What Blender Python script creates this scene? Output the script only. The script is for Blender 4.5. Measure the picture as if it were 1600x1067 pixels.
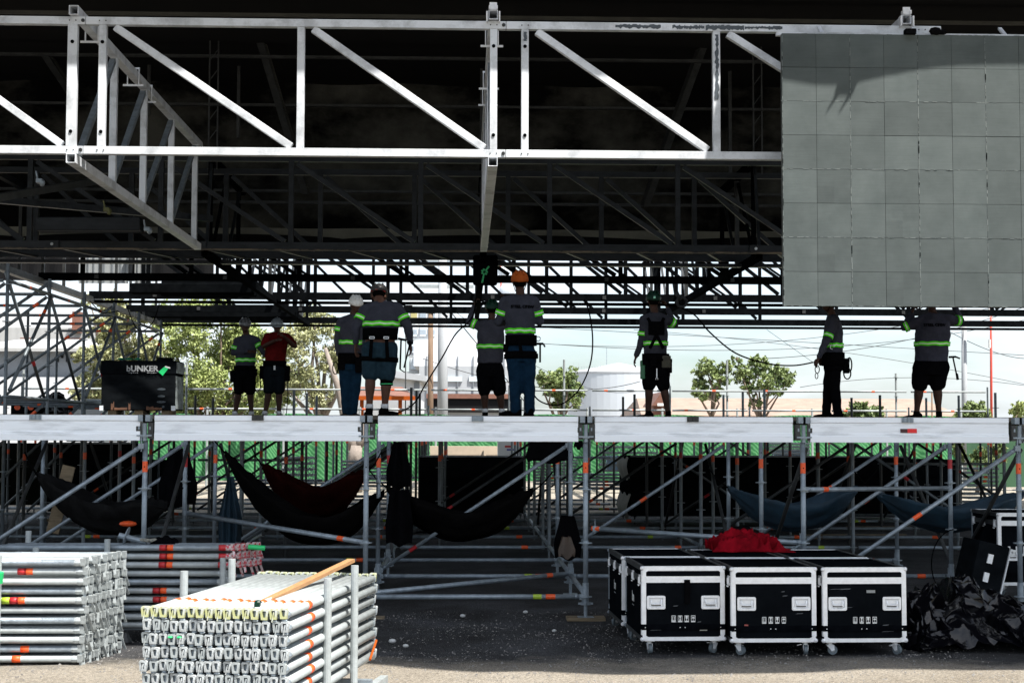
import bpy, math, random
from mathutils import Vector, Matrix
random.seed(7)
R = math.radians
C = bpy.context.scene
COL = C.collection
for o in list(bpy.data.objects): bpy.data.objects.remove(o)

# ------------------------------------------------------------------ camera
F_PX = 2390.0
CAM = Vector((0, 0, 1.74))
cd = bpy.data.cameras.new('camera'); cam = bpy.data.objects.new('camera', cd); COL.objects.link(cam)
cd.sensor_width = 36; cd.lens = F_PX / 1600 * 36; cd.clip_start = 0.1; cd.clip_end = 4000
CR = Matrix.Rotation(R(-1.75), 3, 'Z') @ Matrix.Rotation(R(90 + 3.4), 3, 'X') @ Matrix.Rotation(R(0.17), 3, 'Z')
M4 = CR.to_4x4(); M4.translation = CAM; cam.matrix_world = M4
C.camera = cam
C.render.resolution_x, C.render.resolution_y = 1024, 682

def at(px, py, Y):
    d = CR @ Vector((px - 800, -(py - 533.5), -F_PX))
    return CAM + d * (Y / d.y)
def X_(px, Y, py=675): return at(px, py, Y).x
def Z_(py, Y, px=800): return at(px, py, Y).z

# ------------------------------------------------------------------ light
w = bpy.data.worlds.new('World'); C.world = w; w.use_nodes = True
nt = w.node_tree; nt.nodes.clear()
out = nt.nodes.new('ShaderNodeOutputWorld'); bg = nt.nodes.new('ShaderNodeBackground')
sky = nt.nodes.new('ShaderNodeTexSky'); sky.sky_type = 'NISHITA'; sky.sun_disc = False
SUN = Vector((1.0, -1.0, 2.6)).normalized()
sky.sun_elevation = math.asin(SUN.z); sky.sun_rotation = math.atan2(SUN.x, SUN.y)
sky.air_density = 1.0; sky.dust_density = 1.5
tc = nt.nodes.new('ShaderNodeTexCoord'); mp = nt.nodes.new('ShaderNodeMapping'); mp.inputs['Scale'].default_value = (1.2, 1.2, 4.5)
nz = nt.nodes.new('ShaderNodeTexNoise'); nz.inputs['Scale'].default_value = 3.2; nz.inputs['Detail'].default_value = 8; nz.inputs['Roughness'].default_value = .58
rp = nt.nodes.new('ShaderNodeValToRGB'); rp.color_ramp.elements[0].position = .34; rp.color_ramp.elements[1].position = .66
mx = nt.nodes.new('ShaderNodeMixRGB'); tint = nt.nodes.new('ShaderNodeMixRGB'); tint.blend_type = 'MULTIPLY'; tint.inputs[0].default_value = 1; tint.inputs[2].default_value = (.86, .93, 1, 1); sx_ = nt.nodes.new('ShaderNodeSeparateXYZ'); nt.links.new(tc.outputs['Generated'], sx_.inputs[0])
er = nt.nodes.new('ShaderNodeValToRGB'); er.color_ramp.elements[0].position = .05; er.color_ramp.elements[0].color = (.445, .455, .465, 1); er.color_ramp.elements[1].position = .55; er.color_ramp.elements[1].color = (1, 1, 1, 1)
nt.links.new(sx_.outputs['Z'], er.inputs[0])
sc_ = nt.nodes.new('ShaderNodeMixRGB'); sc_.blend_type = 'MULTIPLY'; sc_.inputs[0].default_value = 1; sc_.inputs[2].default_value = (11, 11.4, 11.8, 1); nt.links.new(er.outputs[0], sc_.inputs[1]); nt.links.new(sc_.outputs[0], mx.inputs[2])
mm = nt.nodes.new('ShaderNodeMath'); mm.operation = 'MULTIPLY'; mm.inputs[1].default_value = .92
nt.links.new(tc.outputs['Generated'], mp.inputs[0]); nt.links.new(mp.outputs[0], nz.inputs['Vector'])
nt.links.new(nz.outputs[0], rp.inputs[0]); nt.links.new(rp.outputs[0], mm.inputs[0]); nt.links.new(mm.outputs[0], mx.inputs[0])
nt.links.new(sky.outputs[0], tint.inputs[1]); nt.links.new(tint.outputs[0], mx.inputs[1]); nt.links.new(mx.outputs[0], bg.inputs[0])
bg.inputs[1].default_value = 0.09; nt.links.new(bg.outputs[0], out.inputs[0])
sl = bpy.data.lights.new('sun', 'SUN'); sl.energy = 4.5; sl.angle = R(.5); sl.color = (1, .96, .9)
so = bpy.data.objects.new('sun', sl); COL.objects.link(so); so.rotation_euler = SUN.to_track_quat('Z', 'Y').to_euler()
C.view_settings.view_transform = 'Standard'; C.view_settings.look = 'None'
C.view_settings.exposure = 1.35; C.view_settings.gamma = 1
try:
    C.cycles.max_bounces = 8
except Exception: pass

# ------------------------------------------------------------------ materials
MATS = {}
def mat(name, col, rough=.6, metal=0, var=.0, vs=8, bump=0, bs=40, col2=None, spec=None, stretch=None, lo=.35, hi=.65):
    if name in MATS: return MATS[name]
    if max(col) < .05 and name not in ('black_polythene',) and spec is None:
        col = tuple(c * .36 for c in col); col2 = tuple(c * .36 for c in col2) if col2 else None; spec = 0
    m = bpy.data.materials.new(name); m.use_nodes = True; n = m.node_tree; p = n.nodes['Principled BSDF']
    p.inputs['Roughness'].default_value = rough; p.inputs['Metallic'].default_value = metal
    if spec is not None: p.inputs['Specular IOR Level'].default_value = spec
    c1 = (*col, 1); c2 = (*(col2 if col2 else tuple(max(0, c * (1 - var)) for c in col)), 1)
    t = n.nodes.new('ShaderNodeTexCoord'); mpp = n.nodes.new('ShaderNodeMapping'); n.links.new(t.outputs['Object'], mpp.inputs[0])
    if stretch: mpp.inputs['Scale'].default_value = stretch
    if var > 0 or col2:
        a = n.nodes.new('ShaderNodeTexNoise'); a.inputs['Scale'].default_value = vs; a.inputs['Detail'].default_value = 6; a.inputs['Roughness'].default_value = .65
        r = n.nodes.new('ShaderNodeValToRGB'); r.color_ramp.elements[0].position = lo; r.color_ramp.elements[1].position = hi
        r.color_ramp.elements[0].color = c2; r.color_ramp.elements[1].color = c1
        n.links.new(mpp.outputs[0], a.inputs['Vector']); n.links.new(a.outputs[0], r.inputs[0]); n.links.new(r.outputs[0], p.inputs['Base Color'])
    else: p.inputs['Base Color'].default_value = c1
    if bump:
        b = n.nodes.new('ShaderNodeTexNoise'); b.inputs['Scale'].default_value = bs; b.inputs['Detail'].default_value = 5
        bp = n.nodes.new('ShaderNodeBump'); bp.inputs['Strength'].default_value = bump; bp.inputs['Distance'].default_value = .02
        n.links.new(mpp.outputs[0], b.inputs['Vector']); n.links.new(b.outputs[0], bp.inputs['Height']); n.links.new(bp.outputs[0], p.inputs['Normal'])
    MATS[name] = m; return m

GALV = mat('galvanised_steel', (.27, .315, .35), .40, .3, .4, 9, .15, 60)
GALVB = mat('bright_galvanised_steel', (.35, .38, .38), .45, .15, .22, 12, .1, 50)
ALU = mat('bare_aluminium', (.62, .65, .685), .45, 0, .34, 2.6, .12, 30, lo=.36, hi=.52)
BEAM = mat('deck_beam_aluminium', (.82, .845, .87), .5, 0, 0.24, 1.6, .05, 20, stretch=(1, 4, 9), lo=.36, hi=.48)
ALUC = mat('case_edge_aluminium', (.80, .81, .82), .35, .3, .15, 20)
BLK = mat('black_steel', (.012, .014, .016), .55, 0, .5, 5)
BLK2 = mat('black_steel_worn', (.020, .024, .028), .5, .1, 0, 2.2, 0, 40, col2=(.006, .008, .010), stretch=(1, 3, 3), spec=.25)
RUST = mat('rusty_lip', (.16, .12, .08), .8, 0, 0, 2.5, 0, 40, col2=(.012, .012, .012), lo=.42, hi=.6)
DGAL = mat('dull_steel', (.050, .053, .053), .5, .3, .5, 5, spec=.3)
BRKT = mat('bracket_steel', (.05, .05, .048), .5, .5, .5, 25)
ORG = mat('orange_tape', (.85, .10, .015), .5, 0, .25, 40)
RED = mat('red_tape', (.45, .015, .02), .5, 0, .2, 40)
YEL = mat('yellow_green_tape', (.35, .48, .03), .5, 0, .2, 40)
GRN = mat('green_tape', (.01, .42, .12), .5)
WOOD = mat('weathered_wood', (.20, .15, .09), .85, 0, .4, 6, .3, 40, stretch=(1, 8, 8))
PINE = mat('orange_plank', (.36, .19, .08), .7, 0, .25, 6, .1, 40, stretch=(8, 1, 8))
SKINM = mat('brown_skin', (.050, .024, .016), .6, 0, .2, 15, spec=.15)
SKIN2 = mat('tan_skin', (.10, .048, .032), .6, 0, .2, 15, spec=.15)
SHIRT = mat('grey_jersey', (.040, .042, .055), .9, 0, .25, 9, .35, 25, spec=.08)
SHIRTR = mat('red_jersey', (.10, .006, .006), .9, 0, .6, 6, .3, 25, spec=.05)
JEAN = mat('blue_denim', (.006, .024, .050), .85, 0, .45, 10, .3, 60, spec=.05)
JEANL = mat('faded_denim', (.018, .040, .056), .85, 0, .4, 10, .3, 60, spec=.05)
PANT = mat('black_cotton', (.010, .010, .012), .9, 0, .3, 10, .3, 30)
PANT2 = mat('dark_slate_cotton', (.02, .028, .034), .9, 0, .3, 10, .3, 30)
STRAP = mat('black_webbing', (.008, .008, .009), .7)
HIVIS = mat('fluorescent_green', (.09, .74, .008), .6, spec=.1)
REFL = mat('reflective_silver', (.70, .80, .62), .3, .3)
WHT = mat('white_plastic', (.60, .60, .58), .4)
GREYP = mat('grey_plastic', (.20, .21, .21), .3)
DKP = mat('dark_plastic', (.015, .015, .017), .35)
ORP = mat('orange_plastic', (.30, .06, .008), .6, spec=.1)
GRP = mat('dark_green_plastic', (.003, .022, .013), .4, spec=.15)
SOCK = mat('white_sock', (.6, .6, .6), .9)
SHOE = mat('black_leather', (.01, .01, .01), .55)
RUB = mat('grey_rubber', (.09, .11, .12), .6)
LAM = mat('black_laminate', (.014, .017, .021), .32, 0, .4, 4, .05, 90)
LAM2 = mat('dusty_black_laminate', (.010, .012, .014), .5, 0, 0, 3, .1, 60, col2=(.022, .026, .03), stretch=(1, 1, 3))
CABLE = mat('black_rubber_cable', (.008, .008, .008), .5)
PLAST = mat('black_polythene', (.002, .002, .003), .16, 0, 0, 3, .3, 9, spec=.32)
REDC = mat('red_cloth', (.24, .003, .010), .9, 0, .6, 7, .3, 20, spec=.05)
HAMK = mat('black_hammock_cloth', (.014, .013, .013), .8, 0, .4, 4, .3, 20)
HAMR = mat('dark_red_hammock_cloth', (.04, .008, .006), .8, 0, .4, 4, .3, 20)
HAMB = mat('blue_hammock_cloth', (.008, .034, .058), .75, 0, .5, 5, .3, 20)
DRAPE = mat('roof_fabric', (.006, .006, .0065), .9, 0, .4, .5, spec=.15)
FRINGE = mat('pale_fringe_fabric', (.22, .22, .18), .8, 0, .45, .6)
EYE = mat('eye_white', (.5, .5, .48), .3)
HAIR = mat('black_hair', (.008, .007, .006), .7)
CONC = mat('pale_concrete', (.34, .355, .37), .85, 0, .15, 1)
CONCG = mat('grey_concrete', (.17, .185, .20), .85, 0, .2, .4)
WALLW = mat('white_render', (.46, .47, .48), .85, 0, .1, .25)
CORR = mat('corrugated_sheet', (.33, .33, .32), .6, 0, .2, .5, stretch=(6, 1, 1))
BRICK = mat('terracotta', (.17, .075, .05), .85, 0, .3, 3)
TILE = mat('peach_tiles', (.26, .185, .14), .85, 0, .25, 1.5, .5, 6)
DARKW = mat('dark_opening', (.03, .03, .032), .5)
TANK = mat('tank_paint', (.38, .41, .44), .6, 0, .06, .3)
TRUNK = mat('bark', (.16, .12, .09), .9, 0, .3, 8, .4, 20)
BRANCH = mat('pale_branch', (.26, .22, .19), .9, 0, .3, 8)
TIMB = mat('pole_timber', (.17, .11, .07), .85, 0, .3, 3, stretch=(8, 8, 1))
BLUEP = mat('pale_blue_sheet', (.30, .42, .55), .5)
CREAM = mat('cream_canvas', (.26, .25, .21), .8, 0, .35, 2)

# ------------------------------------------------------------------ mesh helpers
class MB:
    def __init__(s): s.v = []; s.f = []; s.m = []; s.k = 0
    def add(s, vs, fs):
        b = len(s.v); s.v += [tuple(x) for x in vs]
        for f in fs: s.f.append(tuple(i + b for i in f)); s.m.append(s.k)
    def box(s, c, d, M=None):
        c = Vector(c); vs = []
        for x in (-.5, .5):
            for y in (-.5, .5):
                for z in (-.5, .5):
                    p = Vector((x * d[0], y * d[1], z * d[2])); vs.append(c + (M @ p if M else p))
        s.add(vs, [(0, 1, 3, 2), (4, 6, 7, 5), (0, 4, 5, 1), (2, 3, 7, 6), (0, 2, 6, 4), (1, 5, 7, 3)]); return s
    def fr(s, p, q, up=(0, 0, 1)):
        d = (Vector(q) - Vector(p)); L = d.length; d = d / L if L > 0 else Vector((0, 0, 1)); u = Vector(up)
        if abs(d.dot(u)) > .98: u = Vector((0, 1, 0))
        x = d.cross(u).normalized(); return d, x, x.cross(d).normalized(), L
    def beam(s, p, q, w, h, up=(0, 0, 1)):
        d, x, u, L = s.fr(p, q, up); M = Matrix((x, d, u)).transposed()
        return s.box((Vector(p) + Vector(q)) / 2, (w, L, h), M)
    def rhs(s, p, q, w, t=.008, up=(0, 0, 1)):          # hollow square tube
        d, x, u, L = s.fr(p, q, up); p = Vector(p); q = Vector(q); vs = []
        for e in (p, q):
            for r in (w / 2, w / 2 - t):
                for a, b in ((-1, -1), (1, -1), (1, 1), (-1, 1)): vs.append(e + x * a * r + u * b * r)
        fs = []
        for i in range(4):
            j = (i + 1) % 4
            fs += [(i, j, 8 + j, 8 + i), (4 + j, 4 + i, 12 + i, 12 + j), (j, i, 4 + i, 4 + j), (8 + i, 8 + j, 12 + j, 12 + i)]
        s.add(vs, fs); return s
    def tube(s, pts, r, n=10, cap=True, squash=None):
        pts = [Vector(p) for p in pts]; rs = r if isinstance(r, (list, tuple)) else [r] * len(pts)
        vs = []; prev = None
        for i, p in enumerate(pts):
            a = pts[max(0, i - 1)]; b = pts[min(len(pts) - 1, i + 1)]; d = (b - a).normalized()
            if prev is None:
                u = Vector((0, 0, 1)) if abs(d.z) < .9 else Vector((1, 0, 0)); x = d.cross(u).normalized()
            else:
                x = (prev - d * prev.dot(d)).normalized()
            prev = x; y = d.cross(x)
            for k in range(n):
                t = 2 * math.pi * k / n; vs.append(p + (x * math.cos(t) + y * math.sin(t)) * rs[i])
        fs = []
        for i in range(len(pts) - 1):
            for k in range(n):
                l = (k + 1) % n; fs.append((i * n + k, i * n + l, (i + 1) * n + l, (i + 1) * n + k))
        if cap: fs += [tuple(reversed(range(n))), tuple((len(pts) - 1) * n + k for k in range(n))]
        s.add(vs, fs); return s
    def ring(s, c, r, r2, h, n=16, axis=(0, 0, 1)):      # flat disc
        c = Vector(c); a = Vector(axis).normalized(); return s.tube([c - a * h / 2, c + a * h / 2], r, n)
    def ell(s, c, r, n=12, M=None, half=False):
        c = Vector(c); vs = []; fs = []; m = n // 2
        for i in range(m + 1):
            ph = (math.pi / 2 if half else math.pi) * i / m
            for k in range(n):
                t = 2 * math.pi * k / n
                p = Vector((r[0] * math.sin(ph) * math.cos(t), r[1] * math.sin(ph) * math.sin(t), r[2] * math.cos(ph)))
                vs.append(c + (M @ p if M else p))
        for i in range(m):
            for k in range(n):
                l = (k + 1) % n; fs.append((i * n + k, (i + 1) * n + k, (i + 1) * n + l, i * n + l))
        if half: fs.append(tuple(m * n + k for k in range(n)))
        s.add(vs, fs); return s
    def loft(s, rings, cap=True):
        n = len(rings[0]); vs = [p for r in rings for p in r]; fs = []
        for i in range(len(rings) - 1):
            for k in range(n):
                l = (k + 1) % n; fs.append((i * n + k, i * n + l, (i + 1) * n + l, (i + 1) * n + k))
        if cap: fs += [tuple(reversed(range(n))), tuple((len(rings) - 1) * n + k for k in range(n))]
        s.add(vs, fs); return s
    def grid(s, fn, nu, nv, thick=0):
        vs = [fn(i / nu, j / nv) for j in range(nv + 1) for i in range(nu + 1)]
        fs = [(j * (nu + 1) + i, j * (nu + 1) + i + 1, (j + 1) * (nu + 1) + i + 1, (j + 1) * (nu + 1) + i) for j in range(nv) for i in range(nu)]
        s.add(vs, fs); return s
    def mesh(s, name, mats, smooth=False):
        me = bpy.data.meshes.new(name); me.from_pydata(s.v, [], s.f)
        for m in (mats if isinstance(mats, (list, tuple)) else [mats]): me.materials.append(m)
        if any(s.m): me.polygons.foreach_set('material_index', s.m)
        if smooth: me.polygons.foreach_set('use_smooth', [True] * len(me.polygons))
        me.update(); return me
    def build(s, name, mats, parent=None, smooth=False, loc=None):
        return put(name, s.mesh(name, mats, smooth), parent, loc)

def put(name, me, parent=None, loc=None, rot=None, scale=None):
    o = bpy.data.objects.new(name, me); COL.objects.link(o)
    if parent: o.parent = parent
    if loc is not None: o.location = loc
    if rot is not None: o.rotation_euler = rot
    if scale is not None: o.scale = scale
    return o
def tag(o, label=None, cat=None, group=None, kind=None):
    if label: o['label'] = label
    if cat: o['category'] = cat
    if group: o['group'] = group
    if kind: o['kind'] = kind
    return o
def thing(name, label, cat, loc=(0, 0, 0), rz=0, group=None):
    o = bpy.data.objects.new(name, None); COL.objects.link(o); o.empty_display_size = .1
    o.location = loc; o.rotation_euler = (0, 0, rz); return tag(o, label, cat, group)
def mod(o, t, **k):
    m = o.modifiers.new(t.lower(), t)
    for a, b in k.items(): setattr(m, a, b)
    return m
def bevel(o, wd=.004, seg=2): mod(o, 'BEVEL', width=wd, segments=seg, limit_method='ANGLE'); return o
ORD = ['first', 'second', 'third', 'fourth', 'fifth', 'sixth', 'seventh', 'eighth', 'ninth', 'tenth', 'eleventh', 'twelfth', 'thirteenth', 'fourteenth', 'fifteenth', 'sixteenth']
def text_mesh(txt, size, ext=.001, off=0.0, shear=0, sx=1):
    cu = bpy.data.curves.new('t', 'FONT'); cu.body = txt; cu.size = size; cu.extrude = ext; cu.offset = off; cu.align_x = 'CENTER'; cu.align_y = 'CENTER'
    cu.shear = shear
    o = bpy.data.objects.new('t', cu); COL.objects.link(o)
    bpy.context.view_layer.update()
    me = bpy.data.meshes.new_from_object(o.evaluated_get(bpy.context.evaluated_depsgraph_get()))
    bpy.data.objects.remove(o)
    for v in me.vertices: v.co.x *= sx
    return me
# ================================================================== GROUND
def ground_mat():
    m = bpy.data.materials.new('gravelly_earth'); m.use_nodes = True; n = m.node_tree; p = n.nodes['Principled BSDF']; p.inputs['Roughness'].default_value = .95
    p.inputs['Specular IOR Level'].default_value = .2
    t = n.nodes.new('ShaderNodeTexCoord')
    def noise(s, d=6, r=.6):
        a = n.nodes.new('ShaderNodeTexNoise'); a.inputs['Scale'].default_value = s; a.inputs['Detail'].default_value = d; a.inputs['Roughness'].default_value = r
        n.links.new(t.outputs['Object'], a.inputs['Vector']); return a
    def ramp(a, p0, c0, p1, c1):
        r = n.nodes.new('ShaderNodeValToRGB'); e = r.color_ramp.elements; e[0].position = p0; e[0].color = (*c0, 1); e[1].position = p1; e[1].color = (*c1, 1)
        n.links.new(a.outputs[0], r.inputs[0]); return r
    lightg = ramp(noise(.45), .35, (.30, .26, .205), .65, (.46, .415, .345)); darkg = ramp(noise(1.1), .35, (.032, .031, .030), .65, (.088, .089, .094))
    sp = n.nodes.new('ShaderNodeSeparateXYZ'); n.links.new(t.outputs['Object'], sp.inputs[0])
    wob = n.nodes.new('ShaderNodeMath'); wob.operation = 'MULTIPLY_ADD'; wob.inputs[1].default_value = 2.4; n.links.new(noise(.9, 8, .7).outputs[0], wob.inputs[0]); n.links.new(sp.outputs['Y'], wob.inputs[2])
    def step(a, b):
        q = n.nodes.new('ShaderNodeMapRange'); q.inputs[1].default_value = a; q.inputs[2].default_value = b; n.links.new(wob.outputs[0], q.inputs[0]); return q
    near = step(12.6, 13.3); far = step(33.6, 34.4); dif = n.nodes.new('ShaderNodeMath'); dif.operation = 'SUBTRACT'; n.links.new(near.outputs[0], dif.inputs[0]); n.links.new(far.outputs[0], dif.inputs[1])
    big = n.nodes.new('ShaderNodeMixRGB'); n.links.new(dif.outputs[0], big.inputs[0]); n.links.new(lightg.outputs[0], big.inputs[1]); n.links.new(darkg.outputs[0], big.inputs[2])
    fine = ramp(noise(38, 8, .75), .36, (.35, .34, .33), .58, (1, 1, 1))
    gr = ramp(noise(110, 4, .7), .42, (.5, .5, .5), .6, (1.15, 1.15, 1.15))
    a = n.nodes.new('ShaderNodeMixRGB'); a.blend_type = 'MULTIPLY'; a.inputs[0].default_value = .75
    b = n.nodes.new('ShaderNodeMixRGB'); b.blend_type = 'MULTIPLY'; b.inputs[0].default_value = .8
    n.links.new(big.outputs[0], a.inputs[1]); n.links.new(fine.outputs[0], a.inputs[2])
    n.links.new(a.outputs[0], b.inputs[1]); n.links.new(gr.outputs[0], b.inputs[2]); n.links.new(b.outputs[0], p.inputs['Base Color'])
    bp = n.nodes.new('ShaderNodeBump'); bp.inputs['Strength'].default_value = .9; bp.inputs['Distance'].default_value = .03
    n.links.new(noise(45, 8, .7).outputs[0], bp.inputs['Height']); n.links.new(bp.outputs[0], p.inputs['Normal'])
    return m
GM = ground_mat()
g = MB()
xs = [-1500, -300, -60, -30] + [-20 + i * .5 for i in range(80)] + [25, 40, 80, 300, 1500]
ys = [-60, -20, 0, 4] + [5 + i * .25 for i in range(60)] + [20 + i * 1.5 for i in range(30)] + [70, 90, 130, 200, 400, 900, 2500]
def gz(x, y):
    if 5 < y < 18 and abs(x) < 15: return .018 * math.sin(x * 1.9 + y * .7) * math.sin(y * 2.3) + .008 * math.sin(x * 5.1 - y * 4)  - .012
    return -.012
g.add([(x, y, gz(x, y)) for y in ys for x in xs], [(j * len(xs) + i, j * len(xs) + i + 1, (j + 1) * len(xs) + i + 1, (j + 1) * len(xs) + i) for j in range(len(ys) - 1) for i in range(len(xs) - 1)])
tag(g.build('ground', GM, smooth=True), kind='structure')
STONE = mat('grit_stone', (.26, .245, .22), .9, 0, 0, 3.3, 0, 40, col2=(.075, .072, .072), lo=.3, hi=.75)
rs = random.Random(3); g = MB()
for i in range(17000):
    y = 9.9 + 5.2 * rs.random() ** 1.1; x = rs.uniform(-.36, .36) * y; s = .0035 + .0085 * rs.random() ** 4 * (1.8 if rs.random() < .01 else 1)
    a = rs.random() * 6.3; ca, sa = math.cos(a) * s, math.sin(a) * s; k = rs.uniform(.6, 1.1); z = gz(x, y)
    g.add([(x + ca, y + sa, z), (x - sa * k, y + ca, z), (x - ca, y - sa * k, z), (x + sa, y - ca, z), (x, y, z + s * rs.uniform(.6, 1))], [(0, 1, 4), (1, 2, 4), (2, 3, 4), (3, 0, 4)])
tag(g.build('gravel', STONE), 'loose grey and beige grit scattered over the earth in front of the scaffold', 'gravel', kind='stuff')
PALE = mat('pale_pebble', (.5, .5, .48), .8, 0, .3, 40)
for i, (px, py, sz, lb) in enumerate([(613, 1003, .028, 'larger white pebble in the shade right of the front tube stack'), (634, 1010, .022, 'smaller white pebble in the shade right of the front tube stack'),
                                  (821, 957, .022, 'pale pebble in front of the wooden sole board'), (723, 963, .024, 'flat pale stone just in front of the bottom tube'), (866, 986, .018, 'small grey stone on the gravel to the left of the road cases')]):
    p = at(px, py, 12); d = p - CAM; p = CAM + d * (-CAM.z / d.z) if d.z < 0 else p
    e = MB(); e.ell((0, 0, 0), (sz * 1.2, sz, sz * .7), 8); o = e.build('pebble', PALE, smooth=True, loc=(p.x, p.y, sz * .4)); tag(o, lb, 'stone', 'pale stones on the gravel')

# ================================================================== ROOF
RZ = 10.0
rc = thing('stage_roof_cover', 'huge black fabric stage roof with hanging rear and side curtains', 'roof', (0, 17.9, 0))
m = MB(); n = 160
edge = []
for i in range(n + 1):
    x = -18 + 41 * i / n; u = x - 9.3
    edge.append((x, (18.64 - .07 * math.exp(-((x - 6.3) / .8) ** 2) + .07 / (1 + math.exp(-(x - 7.0) * 1.6))) if x > 4.9 else 19.2 + .012 * math.sin(x * 1.3)))
top = [(x, y - 17.9, RZ) for x, y in edge] + [(x, 36.2 - 17.9, RZ) for x, y in edge]
m.add(top + [(a, b, c + .12) for a, b, c in top],
      [(i, i + 1, n + 2 + i, n + 1 + i) for i in range(n)] + [(2 * n + 2 + i + 1, 2 * n + 2 + i, 3 * n + 3 + i, 3 * n + 4 + i) for i in range(n)] + [(i + 1, i, 2 * n + 2 + i, 2 * n + 3 + i) for i in range(n)])
m.build('roof_sheet', DRAPE, rc)
m = MB(); m.grid(lambda u, v: (-18 + 41 * u, 18.2 + .12 * math.sin(u * 90), 6.47 + v * 3.6), 160, 2); m.build('rear_curtain', mat('curtain_cloth', (.085, .085, .075), .9, 0, 0, .35, 0, 40, col2=(.004, .004, .004), spec=.05, lo=.45, hi=.7, stretch=(1, 1, 1.5)), rc)
m = MB(); m.grid(lambda u, v: (-11.5 + 27 * u, 18.05 + .06 * math.sin(u * 70), 6.16 + v * .36), 160, 1); m.build('fringe', FRINGE, rc)
m = MB(); m.grid(lambda u, v: (-18 + 41 * u, 17.9 + .05 * math.sin(u * 50), 5.82 + v * (.42 + .13 * abs(math.sin(u * 17)) ** .5)), 160, 2); m.build('valance', DRAPE, rc)
for sx, nm in ((-18, 1), (23, 1)):
    m = MB(); m.grid(lambda u, v: (sx + .1 * math.sin(u * 60), -.2 + 18.4 * u + .74, 6.4 + v * 3.6), 100, 1); m.build('side_curtain', DRAPE, rc)
for dx in (0, .17):  # stubs and plate added on the unseen edge for their shadow on the screen
    m = MB(); m.tube([(6.42 + dx, .80, RZ - .02), (6.36 + dx, .64, RZ - .03), (6.31 + dx, .555, RZ - .03)], [.03, .022, .008], 6); m.build('edge_bracket', BLK, rc)
m = MB(); m.box((6.45, .70, RZ - .02), (.24, .10, .04)); m.build('edge_plate', BLK, rc)
fc = thing('front_canopy', 'black canopy stretched over the front edge of the stage', 'canopy', (0, 12, 0))  # canopy out of view, added to cast shade on ground and crew
m = MB()
pts = [(-16, 9.25), (1.6, 9.25), (3.0, 8.0), (3.6, 7.82), (5.2, 7.80), (7.5, 7.92), (24, 7.98)]
bk = 17.6
pts.insert(1, (-1.6, 9.25)); pts.insert(1, (-1.9, 9.25)); k = len(pts)
v = [(x, y - 12, 9.0) for x, y in pts] + [(x, (18.9 if x < -1.7 else bk) - 12, 9.0) for x, y in pts]
m.add(v + [(a, b, c + .05) for a, b, c in v], [(i, i + 1, k + i + 1, k + i) for i in range(k - 1)] + [(2 * k + i + 1, 2 * k + i, 3 * k + i, 3 * k + i + 1) for i in range(k - 1)])
m.build('canopy_sheet', DRAPE, fc)

YF = 20.55
ZB = Z_(241, YF, 772); ZT = Z_(41, YF, 772); CH = .105
def bolt(mb, p, r=.018):
    mb.k = 1; mb.tube([(p[0], p[1] - .012, p[2]), (p[0], p[1] + .01, p[2])], r, 8); mb.k = 0
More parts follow.
